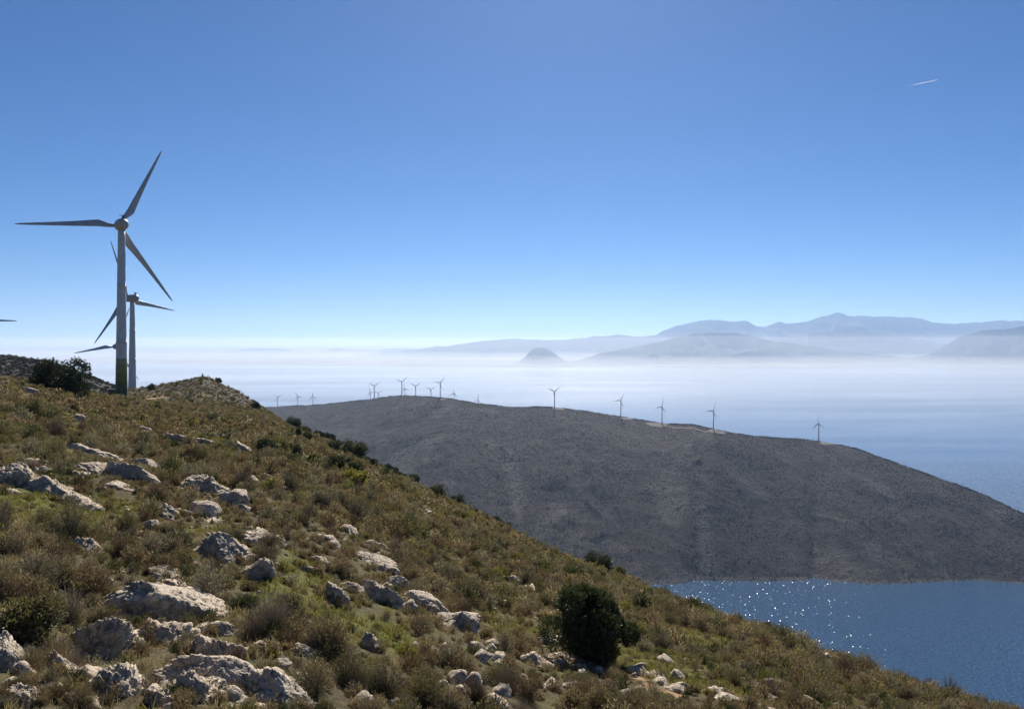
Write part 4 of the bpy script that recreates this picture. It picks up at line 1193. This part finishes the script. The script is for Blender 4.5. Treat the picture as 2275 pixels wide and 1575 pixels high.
# rubble: pebbles near, bigger blocks on the knoll and along the ledges
peb = [rock_mesh(7000 + k * 13, (1, random.uniform(.7, 1), random.uniform(.5, .8)), 2, random.choice(['block', 'crag', 'round']), M['rock_pale'] if k % 2 else M['rock']) for k in range(6)]
x, y, rg = scatter(3.5, 60, 9.0, 23)
ok = (fbm(x / 3, y / 3, oct=3, seed=441) > rg.uniform(-.15, .5, len(x)))
x, y = x[ok], y[ok]
s = .04 + .16 * rg.uniform(0, 1, len(x)) ** 2.6
instancer('rubble', 'small stones strewn over the near slope', x, y, ground_z(x, y) + s * .12, s, rg.uniform(0, 6.28, len(x)), rg.integers(0, 6, len(x)), peb)
pebf = [rock_mesh(7300 + k * 13, (1.3, random.uniform(.7, 1), random.uniform(.4, .7)), 3, random.choice(['block', 'crag', 'slab']), M['rock_far']) for k in range(6)]
x, y, rg = scatter(100, 360, .13, 24)
_, ke2 = knoll(x, y)
stn = np.clip(ke2, 0, 1) * .9 + .05 + .5 * sstep(.25, .5, fbm(x / 12, y / 12, oct=4, seed=91)) * (x < -40)
ok = rg.uniform(0, 1, len(x)) < stn
x, y = x[ok], y[ok]
s = .25 + 1.25 * rg.uniform(0, 1, len(x)) ** 3
instancer('rubble', 'grey blocks and ledges covering the rocky knoll', x, y, ground_z(x, y) + s * .1, s, rg.uniform(-.5, .5, len(x)), rg.integers(0, 6, len(x)), pebf, None, np.c_[np.zeros(len(x)), np.full(len(x), .35)])

# scrub on the hill behind and on the headland
bushf = []
for k in range(3):
    rg = np.random.default_rng(900 + k); n = 46
    d = unit(rg.normal(size=(n, 3))); d[:, 2] = np.abs(d[:, 2])
    P = d * rg.uniform(.28, .5, n)[:, None] * np.array([1, 1, 1.1])
    D = unit(d + rg.normal(0, .4, (n, 3)))
    bushf.append(ribbon_mesh('far_bush', P - D * .12, D, np.full(n, .34), np.full(n, .26), unit(np.cross(D, rg.normal(size=(n, 3)))), [M['leaf_maquis']], rg.uniform(0, 1, n)))
PXg, Sg, Tg, Xg2, Zg2 = HG
rg = np.random.default_rng(31)
n = 52000
px = rg.uniform(560, 2330, n); f = rg.uniform(0, 1, n) ** .8
t = hd_s(px) + (hd_r(px) + 12 - hd_s(px)) * f
x = (px - CX) / FPX * t
ok = (pad_mask(px, f, t, x) < .3) & (fbm(x / 60, t / 60, oct=3, seed=451) > rg.uniform(-.7, .4, n))
px, t, x = px[ok], t[ok], x[ok]
s = rg.uniform(1.1, 2.7, len(x)) 
instancer('undergrowth', 'dark maquis scrub dotting the headland', x, t, headland_z(px, t, x) - .2, s, rg.uniform(0, 6.28, len(x)), rg.integers(0, 3, len(x)), bushf)
n = 2600
px = rg.uniform(540, 2330, n); t = hd_r(px) + rg.uniform(-6, 14, n); x = (px - CX) / FPX * t
ok = (fbm(px / 18, px * 0, oct=2, seed=455) > rg.uniform(-.5, .3, n)) & (pad_mask(px, px, t, x) < .3)
px, t, x = px[ok], t[ok], x[ok]; s = rg.uniform(2.2, 5.0, len(x))
instancer('undergrowth', 'dark bushes along the crest of the headland', x, t, headland_z(px, t, x) - .2, s, rg.uniform(0, 6.28, len(x)), rg.integers(0, 3, len(x)), bushf)
n = 9000
px = rg.uniform(-250, 330, n); t = rg.uniform(380, 640, n); x = (px - CX) / FPX * t
z = lh_z(px, None, t, x)
s = rg.uniform(.9, 2.6, n)
ok = fbm(x / 25, t / 25, oct=3, seed=5) < rg.uniform(.1, .6, n)
instancer('undergrowth', 'dark scrub covering the hill behind the turbines', x[ok], t[ok], z[ok] - .1, s[ok], rg.uniform(0, 6.28, ok.sum()), rg.integers(0, 3, ok.sum()), bushf)

# ---- junipers, lentisks and the round tree
def juniper_meshes(seed, kind='upright', leaf='leaf_dark', nl=5200, ll=.075, lw=.026):
    rg = np.random.default_rng(seed)
    nlobe = {'upright': 30, 'round': 28, 'wide': 24}[kind]
    hgt = {'upright': 1.12, 'round': .78, 'wide': .55}[kind]
    cen, rad = [], []
    for k in range(nlobe):
        a = k * 2.4 + rg.uniform(0, .6); q = rg.uniform(0, 1) ** (1.6 if kind == 'upright' else 1.0)
        zz = rg.uniform(.07, .80) ** 1.15 * hgt
        lim = {'upright': .40 * math.sqrt(max(.03, 1 - ((zz / hgt - .36) / .62) ** 2)), 'round': .40 * math.sqrt(max(.05, 1 - ((zz / hgt - .38) / .66) ** 2)), 'wide': .40 * (1 - .4 * zz / hgt)}[kind]
        cen.append((lim * math.sqrt(q) * math.cos(a), lim * math.sqrt(q) * math.sin(a), zz)); rad.append(rg.uniform(.17, .26) if kind == 'round' else rg.uniform(.10, .21))
    cen, rad = np.array(cen), np.array(rad)
    i = rg.integers(0, nlobe, nl)
    d = unit(rg.normal(size=(nl, 3)))
    rr = rad[i] * rg.uniform(.25, 1.0, nl) ** .45
    rr *= 1 + .25 * vnoise(d[:, 0] * 2.5 + i * 7, d[:, 1] * 2.5, d[:, 2] * 2.5, seed)
    P = cen[i] + d * rr[:, None] * np.array([1, 1, 1.15])
    P[:, 2] = np.maximum(P[:, 2], .01)
    D = unit(d * .7 + np.array([0, 0, .75 if kind == 'upright' else .35]) + rg.normal(0, .4, (nl, 3)))
    crown = ribbon_mesh('crown', P - D * .03, D, ll * rg.uniform(.6, 1.5, nl), lw * rg.uniform(.7, 1.4, nl), unit(np.cross(D, rg.normal(size=(nl, 3)))), [M[leaf]], rg.uniform(0, 1, nl))
    # trunk with a limb to every lobe
    v, f = [], []
    def tube(a, b, r0, r1):
        a, b = Vector(a), Vector(b); ax = (b - a).normalized(); s1 = ax.orthogonal().normalized(); s2 = ax.cross(s1); o = len(v)
        for pp, r in ((a, r0), ((a + b) / 2 + Vector((0, 0, -.02)), (r0 + r1) / 2), (b, r1)):
            for k in range(6): v.append(tuple(pp + (s1 * math.cos(k * 1.0472) + s2 * math.sin(k * 1.0472)) * r))
        for q in range(2):
            for k in range(6): f.append((o + q * 6 + k, o + q * 6 + (k + 1) % 6, o + q * 6 + 6 + (k + 1) % 6, o + q * 6 + 6 + k))
    tube((0, 0, -.08), (0.01, 0, hgt * .3), .045, .034)
    for c in cen: tube((0.01, 0, hgt * .25), tuple(c), .024, .006)
    return mesh_from('trunk', v, f, [M['bark']], True), crown
JP = {}
def juniper(px, pyb, w, kind, seed, label, group=None, leaf='leaf_dark', hs=1.0, cat='bush', name='juniper_bush', nl=5200, dmax=None):
    b = hit(px, pyb)
    key = (kind, seed, leaf, nl)
    s = w * b[1] / FPX * 1.28
    loc = (b[0], b[1], b[2] - .03 * s); rot = (0, R(4), random.uniform(0, 6.28)); sc = (s, s, s * hs)
    if key not in JP:
        t = thing(name, label, cat, loc, 0, group); t.rotation_euler = rot; t.scale = sc
        tr, cr = juniper_meshes(seed, kind, leaf, nl, *((.044, .015) if nl > 12000 else (.056, .021) if nl > 6000 else (.075, .026)))
        kid('trunk', tr, t); kid('crown', cr, t); JP[key] = t
    else:
        t = dup(JP[key], loc, rot, sc, label, group)
        if not group and 'group' in t: del t['group']
        t['category'] = cat
    return t

juniper(1312, 1470, 176, 'upright', 11, 'big dark juniper standing alone on the lower slope', nl=26000, hs=.86)
juniper(128, 877, 92, 'round', 12, 'round dark evergreen tree on the skyline beside the turbine', name='evergreen_tree', cat='tree', nl=12000, hs=.92)
juniper(1328, 1270, 50, 'round', 13, 'dark juniper on the skyline above the headland shore', nl=9000, hs=.95)
juniper(1377, 1288, 30, 'upright', 14, 'small pointed green bush next to the skyline juniper', leaf='leaf_olive', hs=.9)
juniper(1712, 1412, 42, 'round', 15, 'dark bush on the skyline against the glittering bay', hs=.8, nl=9000)
juniper(60, 1442, 150, 'wide', 16, 'spreading dark green bush with yellow tips above the pinkish edge boulder', leaf='leaf_olive', nl=15000, hs=1.15)
juniper(785, 1077, 60, 'wide', 17, 'yellow-topped spreading bush in the middle of the upper slope', leaf='leaf_lime', hs=.9)
juniper(588, 1004, 40, 'wide', 12, 'dark bush, first of three beside the grey pointed rock', hs=1.1)
juniper(618, 1002, 34, 'round', 13, 'green bush in the middle of three beside the pointed rock', leaf='leaf_olive')
juniper(650, 1013, 28, 'round', 15, 'dark bush, last and lowest of three beside the pointed rock')
juniper(180, 896, 24, 'round', 15, 'low dark bush between the round tree and the green-footed tower')
juniper(348, 916, 20, 'upright', 14, 'small dark bush just below the bare pad by the turbine', hs=.7)
juniper(292, 896, 14, 'wide', 12, 'tiny dark bush touching the edge of the turbine pad', hs=1.2)
juniper(470, 942, 24, 'round', 13, 'dark bush on open ground below the knoll')
juniper(491, 952, 19, 'round', 15, 'smaller dark bush beside the one below the knoll')
juniper(337, 866, 15, 'wide', 12, 'tiny tree on the flank of the knoll beside the plain tower', hs=1.3)
juniper(485, 850, 14, 'wide', 12, 'dark bush just past the summit of the knoll', hs=1.1)
juniper(568, 908, 20, 'wide', 12, 'dark bush at the steep end of the knoll', hs=1.1)
juniper(878, 1088, 44, 'wide', 17, 'low yellow-green bush under the line of dark bushes', leaf='leaf_olive', hs=.8)
SKY = [(652, 952, 23, 'round', 'round dark bush, first on the slope edge past the knoll'), (664, 971, 14, 'upright', None), (679, 966, 17, 'round', None), (680, 979, 17, 'round', None), (705, 971, 14, 'round', None),
  (724, 980, 18, 'round', None), (738, 986, 16, 'upright', None), (752, 994, 15, 'round', None), (770, 999, 20, 'round', None), (738, 1004, 22, 'round', None), (746, 1014, 15, 'round', None),
  (763, 1012, 13, 'upright', None), (787, 1020, 38, 'round', 'largest dark bush in the cluster on the slope edge'), (817, 1030, 14, 'round', None), (829, 1042, 16, 'upright', None), (742, 1046, 32, 'round', 'big dark bush set back from the slope edge'),
  (775, 1043, 17, 'upright', None), (787, 1057, 30, 'round', 'dark bush directly above the yellow-topped one'), (843, 1033, 8, 'round', None), (864, 1046, 17, 'round', None), (876, 1051, 15, 'round', None), (856, 1056, 14, 'round', None), (881, 1060, 13, 'round', None),
  (893, 1065, 14, 'round', None), (917, 1073, 20, 'round', 'dark bush standing clear on the slope edge halfway down'), (905, 1080, 9, 'round', None), (962, 1096, 12, 'round', None), (973, 1106, 26, 'round', 'wide dark bush in the lower group on the slope edge'), (1018, 1124, 22, 'round', 'lone round dark bush low on the slope edge'),
  (1054, 1142, 11, 'round', None), (1100, 1158, 14, 'round', None), (1112, 1166, 14, 'round', None), (1127, 1173, 15, 'round', None), (1006, 1138, 18, 'wide', None), (826, 1060, 14, 'wide', None),
  (605, 950, 9, 'upright', None), (555, 960, 9, 'round', None), (634, 962, 10, 'round', None)]
for k, (px, py, w, kd, lab) in enumerate(SKY):
    sd = {'round': (13, 15, 18)[k % 3], 'upright': 14, 'wide': 12}[kd]
    juniper(px, py, w * 1.15, kd, sd, lab or 'small dark evergreen bush dotted along the edge of the slope', 'evergreen bushes along the slope edge')

# ------------------------------------------------------------------ contrail
m, nt = new_mat('ice_trail')
tc = N(nt, 'ShaderNodeTexCoord'); sx = N(nt, 'ShaderNodeSeparateXYZ'); L(nt, tc.outputs['Object'], sx.inputs[0])
d_ = N(nt, 'ShaderNodeBsdfDiffuse', inp={'Color': (0.9, 0.9, 0.9, 1)}); t_ = N(nt, 'ShaderNodeBsdfTranslucent', inp={'Color': (0.9, 0.9, 0.9, 1)})
tr = N(nt, 'ShaderNodeBsdfTransparent')
m1 = N(nt, 'ShaderNodeMixShader'); m1.inputs[0].default_value = .5; L(nt, d_.outputs[0], m1.inputs[1]); L(nt, t_.outputs[0], m1.inputs[2])
m2 = N(nt, 'ShaderNodeMixShader'); L(nt, ramp(nt, math_n(nt, 'DIVIDE', sx.outputs['X'], 900.0), [(0.0, (0, 0, 0)), (0.55, (0.75, 0.75, 0.75)), (1.0, (1, 1, 1))]), m2.inputs[0])
L(nt, tr.outputs[0], m2.inputs[1]); L(nt, m1.outputs[0], m2.inputs[2])
o = N(nt, 'ShaderNodeOutputMaterial'); L(nt, m2.outputs[0], o.inputs['Surface'])
pa, pb = Vector(P3(2014, 192.5, 22000)), Vector(P3(2083, 178, 22000))
ln = (pb - pa).length
v, f = [], []
for k in range(13):
    xx = ln * k / 12; r = (3 + 7 * (k / 12) ** .6) * (0.35 if k == 12 else 1) * (1 + .12 * math.sin(k * 2.3))
    for q in range(10): v.append((xx, r * math.cos(q * .6283), r * math.sin(q * .6283)))
for k in range(12):
    for q in range(10): f.append((k * 10 + q, k * 10 + (q + 1) % 10, k * 10 + 10 + (q + 1) % 10, k * 10 + 10 + q))
o = link('contrail', mesh_from('contrail', v, f, [m], True), None, pa)
o.rotation_mode = 'QUATERNION'; o.rotation_quaternion = (pb - pa).to_track_quat('X', 'Z')
tag(o, 'short white contrail in the empty blue sky', 'contrail')

# ------------------------------------------------------------------ haze
HAZE_D = 1 / 30000.0
m, nt = new_mat('haze_air')
vol = N(nt, 'ShaderNodeVolumePrincipled')
vol.inputs['Color'].default_value = (0.48, 0.68, 1.0, 1); vol.inputs['Density'].default_value = HAZE_D; vol.inputs['Anisotropy'].default_value = 0.3
o = N(nt, 'ShaderNodeOutputMaterial'); L(nt, vol.outputs[0], o.inputs['Volume'])
def box_obj(name, a, b, mat, label):
    x0, y0, z0 = a; x1, y1, z1 = b
    v = [(x0, y0, z0), (x1, y0, z0), (x1, y1, z0), (x0, y1, z0), (x0, y0, z1), (x1, y0, z1), (x1, y1, z1), (x0, y1, z1)]
    f = [(3, 2, 1, 0), (4, 5, 6, 7), (0, 1, 5, 4), (1, 2, 6, 5), (2, 3, 7, 6), (3, 0, 4, 7)]
    return tag(link(name, mesh_from(name, v, f, [mat])), label, kind='stuff')
box_obj('haze', (-64000, -3500, -480), (64000, 64000, 880), m, 'pale blue haze over the sea and far mountains')
def mist(name, top, far, length, label):
    m, nt = new_mat(name + '_air')
    vol = N(nt, 'ShaderNodeVolumePrincipled')
    vol.inputs['Color'].default_value = (1.0, 0.975, 0.945, 1); vol.inputs['Density'].default_value = 1 / length; vol.inputs['Anisotropy'].default_value = 0.35
    o = N(nt, 'ShaderNodeOutputMaterial'); L(nt, vol.outputs[0], o.inputs['Volume'])
    box_obj('mist', (-61000 + top, 4600 + top, -475 + top * .01), (61000 - top, far, top), m, label)
mist('low_mist', -270, 24500, 12500.0, 'white mist lying low over the far sea')
mist('thin_mist', 70, 45000, 60000.0, 'thin pale mist above the low mist along the far shore')

# ------------------------------------------------------------------ light
SUN_EL, SUN_AZ = R(37), R(4.5)
w = bpy.data.worlds.new('World'); SC.world = w; w.use_nodes = True
nt = w.node_tree; nt.nodes.clear()
sky = N(nt, 'ShaderNodeTexSky', sky_type='NISHITA')
sky.sun_disc = False; sky.sun_elevation = SUN_EL; sky.sun_rotation = SUN_AZ
sky.altitude = 450; sky.air_density = 0.7; sky.dust_density = 0.25; sky.ozone_density = 10.0
hs = N(nt, 'ShaderNodeHueSaturation', inp={'Saturation': 1.10, 'Hue': 0.4985}); L(nt, sky.outputs[0], hs.inputs['Color'])
bg = N(nt, 'ShaderNodeBackground', inp={'Strength': 0.050}); L(nt, hs.outputs[0], bg.inputs['Color'])
ow = N(nt, 'ShaderNodeOutputWorld'); L(nt, bg.outputs[0], ow.inputs['Surface'])
sd = bpy.data.lights.new('sun', 'SUN'); sd.energy = 5.0; sd.angle = R(0.53); sd.color = (1.0, 0.95, 0.87)
so = bpy.data.objects.new('sun', sd); COL.objects.link(so)
dirv = Vector((math.sin(SUN_AZ) * math.cos(SUN_EL), math.cos(SUN_AZ) * math.cos(SUN_EL), math.sin(SUN_EL)))
so.rotation_mode = 'QUATERNION'; so.rotation_quaternion = dirv.to_track_quat('Z', 'Y')
so.location = (0, 0, 300)

SC.view_settings.view_transform = 'Standard'
SC.view_settings.look = 'None'
SC.view_settings.gamma = 1.0
SC.view_settings.exposure = 0.72
SC.view_settings.use_curve_mapping = False
cy = SC.cycles
cy.max_bounces = 6; cy.diffuse_bounces = 3; cy.glossy_bounces = 2; cy.transmission_bounces = 3; cy.volume_bounces = 1; cy.transparent_max_bounces = 8
cy.use_adaptive_sampling = False
cy.use_denoising = True
try: cy.denoiser = 'OPENIMAGEDENOISE'; cy.denoising_input_passes = 'RGB_ALBEDO_NORMAL'
except Exception: pass
cy.sample_clamp_indirect = 6.0
cy.sample_clamp_direct = 10.0
